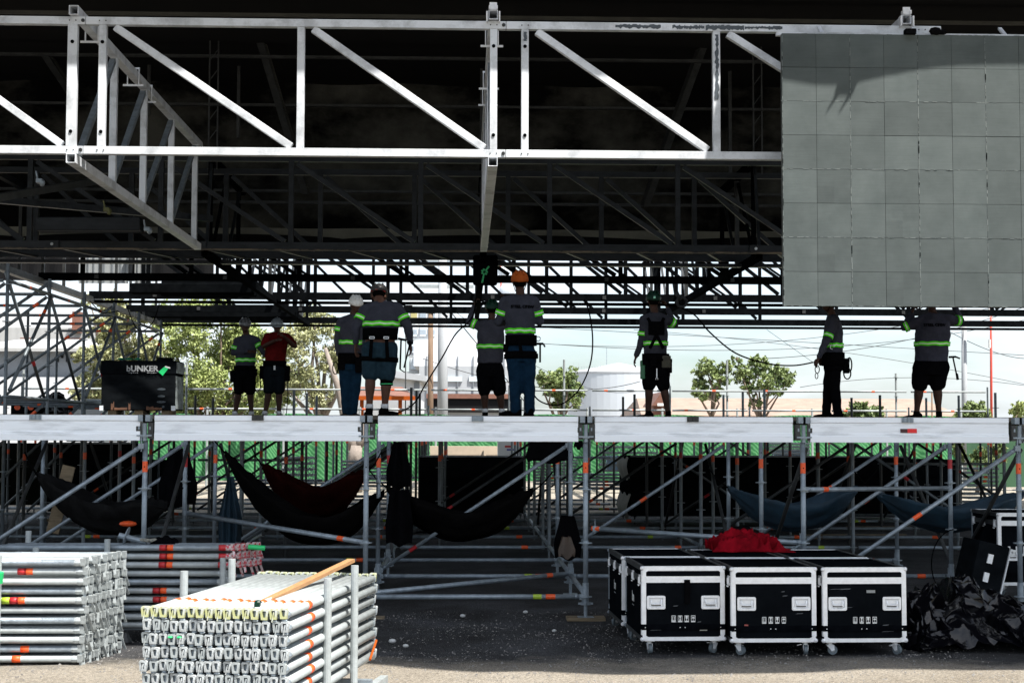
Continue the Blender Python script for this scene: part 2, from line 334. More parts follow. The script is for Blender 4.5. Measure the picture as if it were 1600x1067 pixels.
# --- front silver truss, three welded sections pinned end to end
PEEL = mat('peeling_dark_film', (.06, .075, .09), .5, 0, .3, 20)
def px2x(px): return at(px, 141, YF).x
secs = [(-760, 113, [-740, -450, 113], 'left-hand section of the silver roof truss, cut off by the frame edge'),
        (160, 771, [160, 470, 771], 'middle section of the silver roof truss with two long diagonals'),
        (820, 1478, [820, 1119, 1440], 'right-hand section of the silver roof truss, its top chord patched with torn dark film')]
secs[0] = (-500, 113, [-495, -185, 113], secs[0][3])
for (a, b, posts, lb) in secs:
    x0, x1 = px2x(a) - .06, px2x(b) + .06
    if a == 820: x1 = px2x(1470)
    if a == 160: x0 = px2x(133.4); x1 = px2x(790)
    if a == -500: x1 = px2x(132.6)
    if a == 820: x0 = px2x(790.8)
    T = thing('silver_roof_truss', lb, 'truss', (x0, YF, ZB), 0, 'sections of the silver roof truss')
    rel = lambda x, z: (x - x0, 0, z - ZB)
    for nm, z in (('top_chord', ZT), ('bottom_chord', ZB)):
        m = MB(); m.beam(rel(x0, z), rel(x1, z), CH, CH)
        for q in (posts[0] - 5, posts[0] + 5, posts[-1] - 5, posts[-1] + 5):
            bolt(m, (px2x(q) - x0, -CH / 2, z - ZB), .009)
        if a != 820:
            bolt(m, (x1 - x0 - .03, -CH / 2, z - ZB), .026)
        bevel(m.build(nm, [ALU, DGAL], T), .008)
    for q in posts:
        m = MB(); xq = px2x(q); wv = .13 if q in (113,) else .10
        m.beam(rel(xq, ZB + CH / 2), rel(xq, ZT - CH / 2), wv, .098, (0, 1, 0))
        if q in (113, 771, 820, 160): bolt(m, (xq - x0, -.052, .25), .026); bolt(m, (xq - x0, -.052, ZT - ZB - .29), .026)
        bevel(m.build('post', [ALU, BLK], T), .007)
    for i in range(len(posts) - 1):
        xa, xb = px2x(posts[i]) + .16, px2x(posts[i + 1]) - .12
        m = MB(); m.beam(rel(xa, ZT - .075), rel(xb, ZB + .075), .10, .085, (0, 1, 0)); bevel(m.build('diagonal', ALU, T), .007)
    if a == 820:
        r2 = random.Random(5)
        def patch(xs0, xs1, z0, z1, vert=False):
            m = MB(); N = 26; A = []; B = []
            for i in range(N + 1):
                u = i / N
                if not vert:
                    x = xs0 + (xs1 - xs0) * u; A.append((x - x0, -CH / 2 - .004, z0 - ZB + r2.uniform(0, .028))); B.append((x - x0, -CH / 2 - .004, z1 - ZB - r2.uniform(0, .02)))
                else:
                    z = z0 + (z1 - z0) * u; A.append((xs0 - x0 + r2.uniform(0, .03), -.057, z - ZB)); B.append((xs1 - x0 - r2.uniform(0, .022), -.057, z - ZB))
            m.add(A + B, [(i, i + 1, N + 2 + i, N + 1 + i) for i in range(N)] if not vert else [(i, N + 1 + i, N + 2 + i, i + 1) for i in range(N)])
            m.build('torn_film', PEEL, T)
        patch(px2x(961), px2x(1032), ZT - .035, ZT + .035); patch(px2x(1050), px2x(1100), ZT - .035, ZT + .03)
        patch(px2x(1102), px2x(1162), ZT - .045, ZT + .04); patch(px2x(1163), px2x(1222), ZT - .03, ZT + .03)
        patch(px2x(1115), px2x(1123), ZT - 1.0, ZT - .1, True); patch(px2x(816), px2x(824), ZT - .22, ZT - .09, True)

# --- silver trusses running back from the front one
NX = [px2x(116), px2x(770), at(1413, 30, YF).x]
DY = [22.85, 25.0, 27.35, 29.75]
names = ['left', 'middle', 'right']
desc = ['silver box-section truss running back under the roof on the left, its lattice fully in view',
        'silver box-section truss running back under the roof at the middle, seen end on',
        'silver box-section truss poking out above the grey screen panels']
for i, X in enumerate(NX):
    T = thing('roof_beam_truss', desc[i], 'truss', (X, YF, ZB), 0, 'silver trusses running back under the roof')
    for nm, z in (('top_chord', ZT + .125), ('bottom_chord', ZB - .125)):
        m = MB(); m.rhs((0, -.12, z - ZB), (0, 9.65 if i < 2 else 5.2, z - ZB), .13, .012); bevel(m.build(nm, ALU, T), .006, 1)
    prev = .25
    for k, Y in enumerate(DY if i < 2 else DY[:2]):
        m = MB(); m.beam((0, Y - YF, -.06), (0, Y - YF, ZT - ZB + .06), .10, .09, (0, 1, 0)); m.build('post', ALU, T)
        m = MB(); m.beam((0, prev + .05, 0), (0, Y - YF - .10, ZT - ZB), .075, .085, (1, 0, 0)); m.build('diagonal', GALV, T); prev = Y - YF
    for yy, zz in ((.9, ZT + .05), (3.6, ZT + .05), (4.6, ZT + .0)):
        m = MB()
        for a, b in (((.09, yy, zz - ZB - .1), (.09, yy, zz - ZB + .17)), ((-.09, yy, zz - ZB - .1), (-.09, yy, zz - ZB + .17)), ((-.16, yy, zz - ZB - .1), (.16, yy, zz - ZB - .1)), ((-.1, yy, zz - ZB + .17), (.1, yy, zz - ZB + .17))): m.beam(a, b, .014, .03)
        m.build('clamp', ALUC, T)
    if i:
        m = MB(); zz = ZT + .245 - ZB
        for a, b in (((-.05, -.1, zz), (.05, -.1, zz)), ((-.05, -.1, zz - .05), (-.05, -.1, zz)), ((.05, -.1, zz - .05), (.05, -.1, zz))): m.beam(a, b, .02, .1)
        for sx in (-1, 1): m.beam((sx * .085, -.1, zz - .22), (sx * .085, -.1, zz - .08), .02, .1)
        m.build('end_clip', ALUC, T)

# --- black trusses across, receding
ROWY = [30.9, 32.5, 37.3, 42.3, 46.9, 51.5]
RL = ['nearest black truss spanning the whole roof, with a rusty lower lip', 'black truss tucked close behind the nearest one', 'black truss crossing just over the heads of the crew', 'black truss third from the back under the roof', 'black truss second from the back under the roof', 'rearmost black truss, lowest in view over the crew']
zb0 = ZB - .02; zt0 = ZT; ZTT = ZT
for r, Y in enumerate(ROWY):
    xa = -11.5 if r < 2 else -10.35; xb = 20
    zt0 = ZTT + (.75 if r == 5 else .1 if r == 4 else 0)
    T = thing('black_roof_truss', RL[r], 'truss', (0, Y, zb0), 0, 'black trusses crossing under the roof')
    KM = BLK2 if r < 2 else BLK  # rear rows take a darker black to offset the sun on them
    th = .15 if r < 2 else .18 if r == 2 else .20
    m = MB(); m.beam((xa, 0, 0), (xb, 0, 0), .12, th)
    if r == 0:
        m.k = 1; m.beam((xa, -.09, -th / 2 - .012), (xb, -.09, -th / 2 - .012), .16, .022)
    if r in (1, 3, 5): m.beam((xa, .16, -th / 2 - .07), (xb, .16, -th / 2 - .07), .2, .07)
    m.build('bottom_chord', [KM, RUST], T)
    m = MB(); m.beam((xa, 0, zt0 - zb0), (xb, 0, zt0 - zb0), .12, .12); m.build('top_chord', KM, T)
    bw = {1: 2.0, 3: 2.2}.get(r, 2.62); off = {0: .0, 1: .3, 2: .95, 3: 1.5, 4: .4, 5: 1.9}[r]; x = xa + .1 + off; H = zt0 - zb0; h0 = th / 2
    while x < xb - bw:
        m = MB(); m.beam((x, 0, h0), (x, 0, H - .06), .10, .10, (0, 1, 0)); m.build('post', KM, T)
        xc = 727 + (x + bw / 2) * F_PX / Y
        if (xc < 1375): p, q = (x + .12, 0, H - .1), (x + bw - .12, 0, h0 + .02)
        else: p, q = (x + .12, 0, h0 + .02), (x + bw - .12, 0, H - .1)
        m = MB(); m.beam(p, q, .09, .09, (0, 1, 0))
        m.build('diagonal', KM, T)
        if r in (2, 4):
            m = MB(); m.beam((p[0] + .28, .3, p[2]), (q[0] + .28, .3, q[2]), .06, .06, (0, 1, 0)); m.build('diagonal', KM, T)
        x += bw
    if r == 0:
        for xx in (-8.3, -5.36, 0.42, 5.9):
            m = MB(); m.box((xx, -.09, 0), (.26, .05, .15)); m.k = 1; m.tube([(xx, -.13, 0), (xx, -.1, 0)], .03, 10); m.build('pin_plate', [BLK2, ALU], T)
        for k in range(22):
            xx = -11 + k * 1.45; m = MB(); m.beam((xx, .1, -.07), (xx + .5, 1.5, -.07), .06, .04); m.build('plan_brace', BLK2, T)
    elif r in (2, 3, 4):
        for k in range(8):
            xx = xa + .6 + k * 3.1 + r * .4; m = MB(); m.box((xx, -.075, 0), (.1, .03, .1)); m.build('gusset', DGAL, T)
zt0 = ZTT
# --- silver trusses carried further back, coloured black for the roof shade
dl = ['left', 'middle', 'right']
for i, X in enumerate(NX):
    T = thing('black_beam_truss', ['black steel truss running back under the roof, left one', 'black steel truss running back under the roof, middle one', 'black steel truss running back under the roof, behind the grey screen'][i], 'truss', (X, 31, zb0), 0, 'black trusses running back under the roof')
    for z in (-.13, zt0 - zb0 + .13):
        m = MB(); m.rhs((0, 0, z), (0, 20.4, z), .14, .01); m.build('top_chord' if z > 0 else 'bottom_chord', BLK, T)
    for k in range(11):
        yy = .6 + 1.95 * k; m = MB(); m.beam((0, yy, -.06), (0, yy, zt0 - zb0 + .06), .09, .09, (0, 1, 0)); m.build('post', [BLK, DGAL][k % 4 == 1], T)
        m = MB(); m.beam((0.02, yy - 1.8 if k else 0.1, -.04), (0.02, yy - .06, zt0 - zb0), .06, .06, (1, 0, 0)); m.build('diagonal', [BLK2, BLK][k % 2], T)
# extra bottom-chord pieces: outer left bay
T = thing('outer_beam_truss', 'grey steel truss running back along the far left side of the roof', 'truss', (-10.3, 31, zb0), 0)
m = MB(); m.rhs((0, 0, -.13), (0, 20.4, -.13), .15, .01); m.build('bottom_chord', DGAL, T)
m = MB(); m.rhs((0, 0, zt0 - zb0 + .13), (0, 20.4, zt0 - zb0 + .13), .14, .01); m.build('top_chord', BLK2, T)
for k in range(11):
    m = MB(); m.beam((0, .6 + 1.95 * k, -.06), (0, .6 + 1.95 * k, zt0 - zb0), .07, .07, (0, 1, 0)); m.build('post', DGAL, T)
DGALM = mat('olive_steel', (.07, .07, .058), .5, .2, .4, 3)
# ceiling beams
for k, (Y, zz) in enumerate([(29.2, 9.75), (32.5, 9.75), (35.5, 9.35), (35.6, 7.35), (35.4, 7.05)]):
    m = MB(); m.beam((-17.5, Y, zz), (22.5, Y, zz), .08, .06); o = m.build('ceiling_beam', [DGALM, DGAL, DGAL, DGAL, DGAL][k])
    tag(o, f'{["nearest", "second", "third", "fourth", "rearmost"][k]} dim beam right under the black roof fabric', 'beam', 'dim beams under the roof fabric')
for k, (p1, p2, Y1, Y2) in enumerate([((385, -12), (478, 300), 31.5, 35.3), ((1128, -12), (1008, 320), 31.5, 35.3), ((8, -12), (118, 155), 31.5, 35.3)]):
    a = at(*p1, Y1); b = at(*p2, Y2)
    m = MB(); m.beam(a, b, .16, .16); m.k = 1; m.beam(a + Vector((.085, 0, 0)), b + Vector((.085, 0, 0)), .02, .05)
    tag(m.build('rafter', [DGAL, DGALM]), ['slanting steel rafter in the dark left of the middle truss', 'slanting steel rafter in the dark right of the middle truss', 'slanting steel rafter in the dark at the top left corner'][k], 'rafter', 'slanting rafters in the dark under the roof')
for k, (px, lb) in enumerate([(326, 'dim hanging lattice ladder left of the middle truss'), (1187, 'dim hanging lattice ladder just left of the grey screen')]):
    X = X_(px, 31.8); T = thing('lattice_ladder', lb, 'ladder', (X, 31.8, 7.2), 0, 'lattice ladders hanging in the dark')
    for s in (-.09, .09): m = MB(); m.beam((s, 0, 0), (s, 0, 2.7), .03, .03); m.build('rail', DGAL, T)
    for j in range(6): m = MB(); m.beam((-.08, 0, .2 + j * .42), (.08, 0, .42 + j * .42), .016, .016); m.build('rung', DGAL, T)
for k, (px, y1) in enumerate([(232, 120), (372, 155), (1141, 220), (1290, 120), (1385, 60), (752, 250)]):
    Y = 34.0; m = MB(); a = at(px, y1 + 60, Y); m.beam(a, (a.x, Y, RZ - .1), .07, .07, (0, 1, 0))
    tag(m.build('roof_hanger', DGAL), f'thin dim steel hanger in the dark roof, {ORD[[0, 1, 3, 4, 5, 2][k]]} from the left', 'hanger', 'thin hangers in the dark under the roof')
# horizontal brown braces at left
for k, (p1, p2, Y1, Y2) in enumerate([((-10, 310), (150, 283), 24, 28), ((-10, 312), (330, 342), 27, 30.2)]):
    m = MB(); m.beam(at(*p1, Y1), at(*p2, Y2), .12, .12); tag(m.build('wind_brace', DGAL if k == 0 else BLK2), ['grey-brown brace tube slanting up to the left-hand silver truss', 'darker brace tube behind, slanting down to the nearest black truss'][k], 'brace', 'braces at the left under the roof')
for k, (x0, y0, x1, y1, Y, lb) in enumerate([(205, 441, 400, 462, 41.6, 'long rolled black tarpaulin lying along the roof truss at the left'), (222, 480, 470, 499, 50.6, 'long rolled black tarpaulin lying along the rearmost truss at the left'), (60, 341, 222, 362, 30.2, 'long dark box resting on the nearest black truss at the left')]):
    a = at(x0, (y0 + y1) / 2, Y); b = at(x1, (y0 + y1) / 2, Y); h = abs(Z_(y0, Y) - Z_(y1, Y)) / 2
    m = MB(); N = 26; pts = [a.lerp(b, i / N) + Vector((0, 0, .02 * math.sin(i * 1.7))) for i in range(N + 1)]
    if k < 2: m.beam(a, b, .5, h * 1.5); m.beam(a.lerp(b, .25), b, .4, h * 2.3); m.beam(a.lerp(b, .45), a.lerp(b, .85), .3, h * 2.7); o = bevel(m.build('rolled_tarpaulin', BLK), .03)
    else: m.beam(a, b, .4, h * 2); o = bevel(m.build('long_box', BLK2), .02)
    tag(o, lb, 'tarpaulin' if k < 2 else 'box')
# dark drop curtain and pale panels at the left, behind the black trusses
T = thing('side_drop_curtain', 'greenish-grey gathered curtain hanging behind the black trusses at the left', 'curtain', at(120, 440, 47.5))
o0 = at(120, 440, 47.5)
for k, (a, b) in enumerate([(118, 150), (150, 196), (206, 232)]):
    xa, xb = X_(a, 47.5) - o0.x, X_(b, 47.5) - o0.x
    m = MB(); m.grid(lambda u, v: (xa + (xb - xa) * u, .04 * math.sin(u * 22), -.05 + .95 * v), 24, 1); m.build('curtain_panel', CREAM if k == 5 else GREYP, T)
m = MB(); m.grid(lambda u, v: (X_(-40, 48.5) - o0.x + (X_(330, 48.5) - X_(-40, 48.5)) * u, 1.0 + .05 * math.sin(u * 70), .12 + 1.2 * v), 80, 1); m.build('black_backing', DRAPE, T)

# ================================================================== LED WALL
YL = 20.0; PX = 54.4 / (F_PX / YL)
def led_mat():
    m = bpy.data.materials.new('screen_face'); m.use_nodes = True; n = m.node_tree; p = n.nodes['Principled BSDF']; p.inputs['Roughness'].default_value = .7; p.inputs['Specular IOR Level'].default_value = .2
    t = n.nodes.new('ShaderNodeTexCoord'); a = n.nodes.new('ShaderNodeTexNoise'); a.inputs['Scale'].default_value = 2.6; a.inputs['Detail'].default_value = 9; a.inputs['Roughness'].default_value = .68
    oi = n.nodes.new('ShaderNodeObjectInfo'); va = n.nodes.new('ShaderNodeVectorMath'); va.operation = 'ADD'
    sc = n.nodes.new('ShaderNodeMath'); sc.operation = 'MULTIPLY'; sc.inputs[1].default_value = 40
    n.links.new(oi.outputs['Random'], sc.inputs[0]); n.links.new(t.outputs['Object'], va.inputs[0]); n.links.new(sc.outputs[0], va.inputs[1]); n.links.new(va.outputs[0], a.inputs['Vector'])
    r = n.nodes.new('ShaderNodeValToRGB'); e = r.color_ramp.elements; e[0].position = .3; e[0].color = (.072, .087, .086, 1); e[1].position = .72; e[1].color = (.103, .121, .119, 1); n.links.new(a.outputs[0], r.inputs[0])
    at_ = n.nodes.new('ShaderNodeAttribute'); at_.attribute_name = 'tone'; mu = n.nodes.new('ShaderNodeMixRGB'); mu.blend_type = 'MULTIPLY'; mu.inputs[0].default_value = 1
    n.links.new(r.outputs[0], mu.inputs[1]); n.links.new(at_.outputs['Color'], mu.inputs[2])
    st = n.nodes.new('ShaderNodeTexNoise'); st.inputs['Scale'].default_value = 1.0; mp = n.nodes.new('ShaderNodeMapping'); mp.inputs['Scale'].default_value = (3, 3, 60); n.links.new(va.outputs[0], mp.inputs[0]); n.links.new(mp.outputs[0], st.inputs['Vector'])
    r2 = n.nodes.new('ShaderNodeValToRGB'); r2.color_ramp.elements[0].position = .35; r2.color_ramp.elements[0].color = (.93, .93, .93, 1); r2.color_ramp.elements[1].position = .6; n.links.new(st.outputs[0], r2.inputs[0])
    m2 = n.nodes.new('ShaderNodeMixRGB'); m2.blend_type = 'MULTIPLY'; m2.inputs[0].default_value = 1; n.links.new(mu.outputs[0], m2.inputs[1]); n.links.new(r2.outputs[0], m2.inputs[2]); n.links.new(m2.outputs[0], p.inputs['Base Color'])
    return m
LEDM = led_mat(); SEAM = mat('screen_seam', (.185, .21, .205), .5, 0, 0, 9, 0, 40, col2=(.06, .075, .075), lo=.42, hi=.5); BACKM = mat('screen_backing', (.13, .15, .15), .6, 0, 0, 14, 0, 40, col2=(.05, .06, .06))
p0 = at(1224.5, 478, YL)
L = thing('screen_wall', 'large grey video screen wall of square cabinets hanging on the right', 'screen', p0)
rl = random.Random(11)
for ci in range(4):
    for ri in range(4):
        m = MB(); tones = []; g0 = .0022
        ox, oz = ci * 2 * PX, ri * 2 * PX
        m.k = 2; m.box((ox + PX, .05, oz + PX), (2 * PX - .004, .08, 2 * PX - .004)); tones += [1] * 6
        for a in range(2):
            for b in range(2):
                dy = rl.uniform(0, .004); m.k = 0
                split = rl.random() < .12
                x0, x1, z0, z1 = a * PX + g0, (a + 1) * PX - g0, b * PX + g0, (b + 1) * PX - g0
                t = rl.uniform(.84, 1.12)
                subs = [(x0, x1, z0, z1, t)]
                if split: xm = (x0 + x1) / 2; zm = (z0 + z1) / 2; subs = [(x0, xm, z0, zm, t * .9), (xm, x1, z0, zm, t), (x0, xm, zm, z1, t), (xm, x1, zm, z1, t * rl.choice([1, .93]))]
                for (c0, c1, d0, d1, tt) in subs:
                    m.box((ox + (c0 + c1) / 2, -dy, oz + (d0 + d1) / 2), (c1 - c0, .02, d1 - d0)); tones += [tt] * 6
        m.k = 1
        for q in range(2):     # pale rubbed edges on the cabinet outline, broken and uneven
            for s in range(9):
                if rl.random() < .8: z = 2 * PX * (s + rl.random() * .3) / 9; m.box((ox + (.002 if q == 0 else 2 * PX - .002), -.0125, oz + z), (.007 * rl.uniform(.5, 1.2), .006, 2 * PX / 9 * rl.uniform(.3, 1))); tones += [1] * 6
            for s in range(9):
                if rl.random() < .5: x = 2 * PX * (s + rl.random() * .3) / 9; m.box((ox + x, -.0125, oz + (.002 if q == 0 else 2 * PX - .002)), (2 * PX / 9 * rl.uniform(.3, .9), .006, .005)); tones += [1] * 6
        m.k = 3
        for s in range(2):
            if rl.random() < .5: m.box((ox + .001, -.0165, oz + rl.uniform(.1, .8)), (.009, .004, rl.uniform(.03, .12))); tones += [1] * 6
        me = m.mesh('cabinet', [LEDM, SEAM, BACKM, BLK])
        ca = me.color_attributes.new('tone', 'FLOAT_COLOR', 'CORNER')
        for p in me.polygons:
            for li in p.loop_indices: ca.data[li].color = (tones[p.index],) * 3 + (1,)
        put('cabinet', me, L)
m = MB(); m.beam((-.05, .12, 8 * PX + .02), (8 * PX, .12, 8 * PX + .02), .06, .05)
for x in (.6, 1.9, 3.1): m.beam((x, .15, 8 * PX), (x, .45, 8 * PX + .22), .05, .03)
m.build('hanging_rail', ALU, L)
m = MB(); m.box((1.72, -.02, 8 * PX + .03), (.14, .12, .07)); m.ell((2.07, 0, 8 * PX + .05), (.09, .06, .06), 8); m.ell((2.16, 0, 8 * PX + .04), (.07, .05, .04), 8); m.build('cable_bundle', DKP, L)

# ================================================================== STAGE FLOOR AND SCAFFOLD
D0 = 14.49; B = 2.07
def CX(c): return at(915, 675, D0).x + B * c
def RY(n): return D0 + B * n
FL = 1.94
m = MB(); m.box((0, (18.4 + 28.3) / 2, FL - .025), (30, 28.3 - 18.4, .05)); 
DK = mat('stage_plywood', (.10, .075, .05), .7, 0, .35, 2)
tag(m.build('stage_floor', DK), kind='structure')

GALV_SHADE = mat('weathered_steel', (.16, .185, .20), .45, .3, .4, 9)  # galvanised steel darkened for tubes standing back in the shade
def disc(m, x, y, z, r=.062, t=.009): m.tube([(x, y, z - t / 2), (x, y, z + t / 2)], r, 12)
ROS = [.20, .704, 1.207, 1.70, 2.2]
def jack(T, x=0, y=0):
    m = MB(); m.tube([(x, y, .012), (x, y, .14)], .017, 8); m.tube([(x, y, .125), (x, y, .15)], .05, 10); m.box((x, y, .008), (.15, .15, .012)); m.beam((x - .07, y, .137), (x + .07, y, .137), .018, .018); m.build('base_jack', GALV, T, smooth=False)
    m = MB(); m.tube([(x, y, .15), (x, y, .33)], .030, 12); m.build('base_collar', GALV, T, smooth=False)
_rm = None; _tube = {}; _tape = {}
def ros_mesh():
    global _rm
    if _rm is None:
        m = MB(); disc(m, 0, 0, 0); m.tube([(0, 0, -.02), (0, 0, .02)], .028, 12); _rm = m.mesh('rosette', GALV)
    return _rm
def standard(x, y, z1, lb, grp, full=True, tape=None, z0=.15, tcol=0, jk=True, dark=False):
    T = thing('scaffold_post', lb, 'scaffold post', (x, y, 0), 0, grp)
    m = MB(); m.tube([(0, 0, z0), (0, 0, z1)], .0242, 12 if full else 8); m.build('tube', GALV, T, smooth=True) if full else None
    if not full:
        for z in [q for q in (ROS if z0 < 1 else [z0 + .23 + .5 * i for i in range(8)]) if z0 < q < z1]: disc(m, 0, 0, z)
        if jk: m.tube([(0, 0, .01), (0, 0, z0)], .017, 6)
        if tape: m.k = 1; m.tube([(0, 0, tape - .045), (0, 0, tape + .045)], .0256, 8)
        o = m.build('tube', [GALV_SHADE if not dark else DGAL, [ORG, RED][tcol]], T)  # rear posts carry the shade in a darker steel colour
        return T
    for z in ROS:
        if z < z1 - .02: put('rosette', ros_mesh(), T, (0, 0, z))
    jack(T)
    if tape: m = MB(); m.tube([(0, 0, tape - .05), (0, 0, tape + .05)], .0252, 12); m.build('tape', [ORG, RED][tcol], T)
    m = MB(); m.ring((.0, -.024, z1 - .25), .006, 0, .004, axis=(0, 1, 0)); m.build('spigot_hole', BLK, T)
    return T
def tubething(name, p, q, lb, cat, grp, tape=None, tcol=0, ytape=None, heads=True, r=.0242, mt=None):
    p = Vector(p); q = Vector(q); T = thing(name, lb, cat, p, 0, grp); d = q - p; L = d.length; u = d / L
    m = MB(); m.tube([u * .06, u * (L - .06)], r, 10); m.build('tube', mt or GALV, T, smooth=True)
    if heads:
        for s in (0, 1):
            m = MB(); e = u * (.0 if s == 0 else L); f = u * (.10 if s == 0 else L - .10)
            m.tube([e + (f - e) * .3, f], [r * .8, r * 1.08], 8)
            c = e + (f - e) * .33; m.box(c, (.05, .05, .05)); m.beam(c + Vector((0, 0, -.05)), c + Vector((0, 0, .09)), .008, .022)
            m.build('wedge_head', GALV, T)
    if tape is not None:
        m = MB(); m.tube([u * (L * tape - .045), u * (L * tape + .045)], r * 1.04, 10); m.build('tape', [ORG, RED][tcol], T)
    if ytape is not None:
        m = MB(); m.tube([u * (L * ytape - .04), u * (L * ytape + .04)], r * 1.04, 10); m.build('label_tape', YEL, T)
    return T
def vis(x, y, z, mrg=40):
    px = 727 + x * F_PX / y
    return -mrg < px < 1600 + mrg
rowname = lambda n: 'front scaffold row' if n == 0 else f'{ORD[n]} scaffold row'
GP = 'posts of the stage scaffold'; GLb = 'bottom ledgers of the stage scaffold'; GB = 'diagonal braces of the stage scaffold'
for n in range(13):
    cols = [c for c in range(-9, 10) if vis(CX(c), RY(n), 1) or (n == 0 and c in (-3, 3))]
    for i, c in enumerate(cols):
        z1 = 1.66 if n == 0 else (1.78 if n < 6 or n in (9, 10, 11) else 2.42 + .05 * ((c * 7 + n * 3) % 3))
        if n == 12: z1 = 2.95 if (c % 2 == 0) else 2.42
        tape = 1.41 if ((c * 3 + n * 5) % 4 != 1 and n < 7) else (None if (c + n) % 2 else 1.5)
        pl = f'{ORD[i]} galvanised post from the left in the {rowname(n)}'
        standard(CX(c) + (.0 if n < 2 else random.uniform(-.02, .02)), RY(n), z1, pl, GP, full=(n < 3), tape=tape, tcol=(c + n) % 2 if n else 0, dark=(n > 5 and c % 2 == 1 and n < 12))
        if n > 0 and n < 9 and (c * 5 + n) % 3 != 1 and n > 2:
            standard(CX(c) + .55, RY(n) + .4, 1.75, f'odd intermediate post beside the {ORD[i]} post in the {rowname(n)}', 'odd posts between the rows of the stage scaffold', full=False, tape=1.35, dark=(c % 2 == 0))
    for i, (a, b) in enumerate(zip(cols, cols[1:])):
        if n == 0 and a != -1: continue
        if n < 11:
            tubething('ledger', (CX(a), RY(n), .20), (CX(b), RY(n), .20), f'{ORD[i]} bottom ledger from the left in the {rowname(n)}', 'ledger', GLb, tape=.84 if (a + n) % 3 != 1 else None, ytape=.78 if n == 0 or (a + n) % 4 == 0 else None, heads=n < 3)
# mid-height ledgers deeper in
k = 0
for n, c, z in [(7, -3, 1.207), (8, -1, 1.207), (5, -2, .704), (6, 3, 1.207), (9, 0, 1.207), (9, -3, .704), (8, -3, .704), (10, -4, .704), (10, -2, .704), (10, -1, .704), (10, 1, .704), (9, 2, .704), (10, 3, .704)]:
    tubething('ledger', (CX(c), RY(n), z), (CX(c + 1), RY(n), z), f'{"waist-high" if z > 1 else "knee-high"} ledger in the {rowname(n)}, bay {["five", "four", "three", "two", "one"][c + 5] + " left of" if c < 0 else ["just right of", "one bay right of", "two bays right of", "three bays right of"][c]} the middle post', 'ledger', 'higher ledgers of the stage scaffold', tape=.3, heads=False); k += 1
# fore-and-aft bottom ledgers along two columns
for c in (-1, 0, 1, -2):
    for n in range(0, 7 if c in (-1, 0) else 4):
        tubething('fore_and_aft_ledger', (CX(c), RY(n), .215), (CX(c), RY(n + 1), .215), f'bottom ledger running back along the {["second", "third", "fourth", "fifth"][c + 2]} post column, {ORD[n]} bay from the front', 'ledger', 'ledgers running back under the stage', heads=n < 2)
# diagonal braces across the bays
br = []
def brace(n, c, flip=False, z0=.24, z1=1.62, tape=.35, y=None):
    Y = RY(n) + (.05 if n else -.045)
    p, q = (CX(c), Y, z0), (CX(c + 1), Y, z1)
    if flip: p, q = (CX(c), Y, z1), (CX(c + 1), Y, z0)
    tubething('diagonal_brace', p, q, f'diagonal brace in the {ORD[c + 5]} bay of the {rowname(n)}, {"falling" if flip else "rising"} to the right', 'brace', GB, tape=tape, tcol=n % 2, heads=n < 2, r=.021, mt=GALV if n < 3 else (GALV_SHADE if (n + c) % 2 else DGAL))
brace(0, -3, tape=None); brace(0, 1, tape=.52); brace(1, -3, tape=None); brace(1, -1, tape=.18); brace(1, 1, tape=None)
brace(2, -3, tape=None); brace(2, -2); brace(2, 0, tape=.5); brace(2, 1, tape=.6); brace(3, -2); brace(3, 1); brace(3, 2, True)
brace(3, -1); brace(4, -3); brace(4, -2); brace(4, 0); brace(4, 2); brace(5, -3); brace(5, -2); brace(5, 1); brace(5, 3, True); brace(5, -1)
brace(6, -4); brace(6, -2); brace(6, 0); brace(6, 2); brace(6, 1, True); brace(7, -3); brace(7, -2); brace(7, 1); brace(7, 3); brace(8, -3); brace(8, 0); brace(8, 2, True); brace(8, 3, True); brace(8, 1)
# fore-and-aft braces
k = 0
for c, n, fl in [(-2, 0, 0), (-2, 2, 1), (-1, 2, 0), (0, 2, 0), (0, 4, 1), (1, 0, 1), (1, 2, 0), (1, 4, 1), (2, 0, 1), (2, 1, 0), (2, 3, 1), (-3, 1, 0), (-3, 3, 1), (-1, 4, 1), (3, 3, 0), (3, 5, 1)]:
    z0, z1 = (.24, 1.62) if not fl else (1.62, .24)
    tubething('fore_and_aft_brace', (CX(c) + .04, RY(n), z0), (CX(c) + .04, RY(n + 1), z1), f'brace running back from the {ORD[c + 3]} column of the {rowname(n)}, {"falling" if fl else "rising"} away', 'brace', 'braces running back under the stage', heads=False, r=.021, mt=DGAL)
# loose-angle plan braces near the front
tubething('plan_brace', (CX(-2) + .0, RY(1), .87), (CX(-1), RY(0), .704 + .0), 'level brace low at the left behind the tube stacks, with orange tape', 'brace', 'level braces near the stage front', tape=.88)
tubething('plan_brace', (X_(925, 15.6), 15.6, Z_(825, 15.6)), (CX(1), RY(0), .704), 'level brace behind the road cases, red cap on its free end', 'brace', 'level braces near the stage front', tape=.02)
tubething('plan_brace', (CX(1), RY(0), 1.207), (CX(2), RY(1), 1.15), 'level brace at waist height from the right-hand front post, with orange tape', 'brace', 'level braces near the stage front', tape=.13)
tubething('plan_brace', (CX(-1), RY(0), .23), (CX(0), RY(1), .23), 'level brace near the ground crossing the middle bay', 'brace', 'level braces near the stage front', tape=.88)
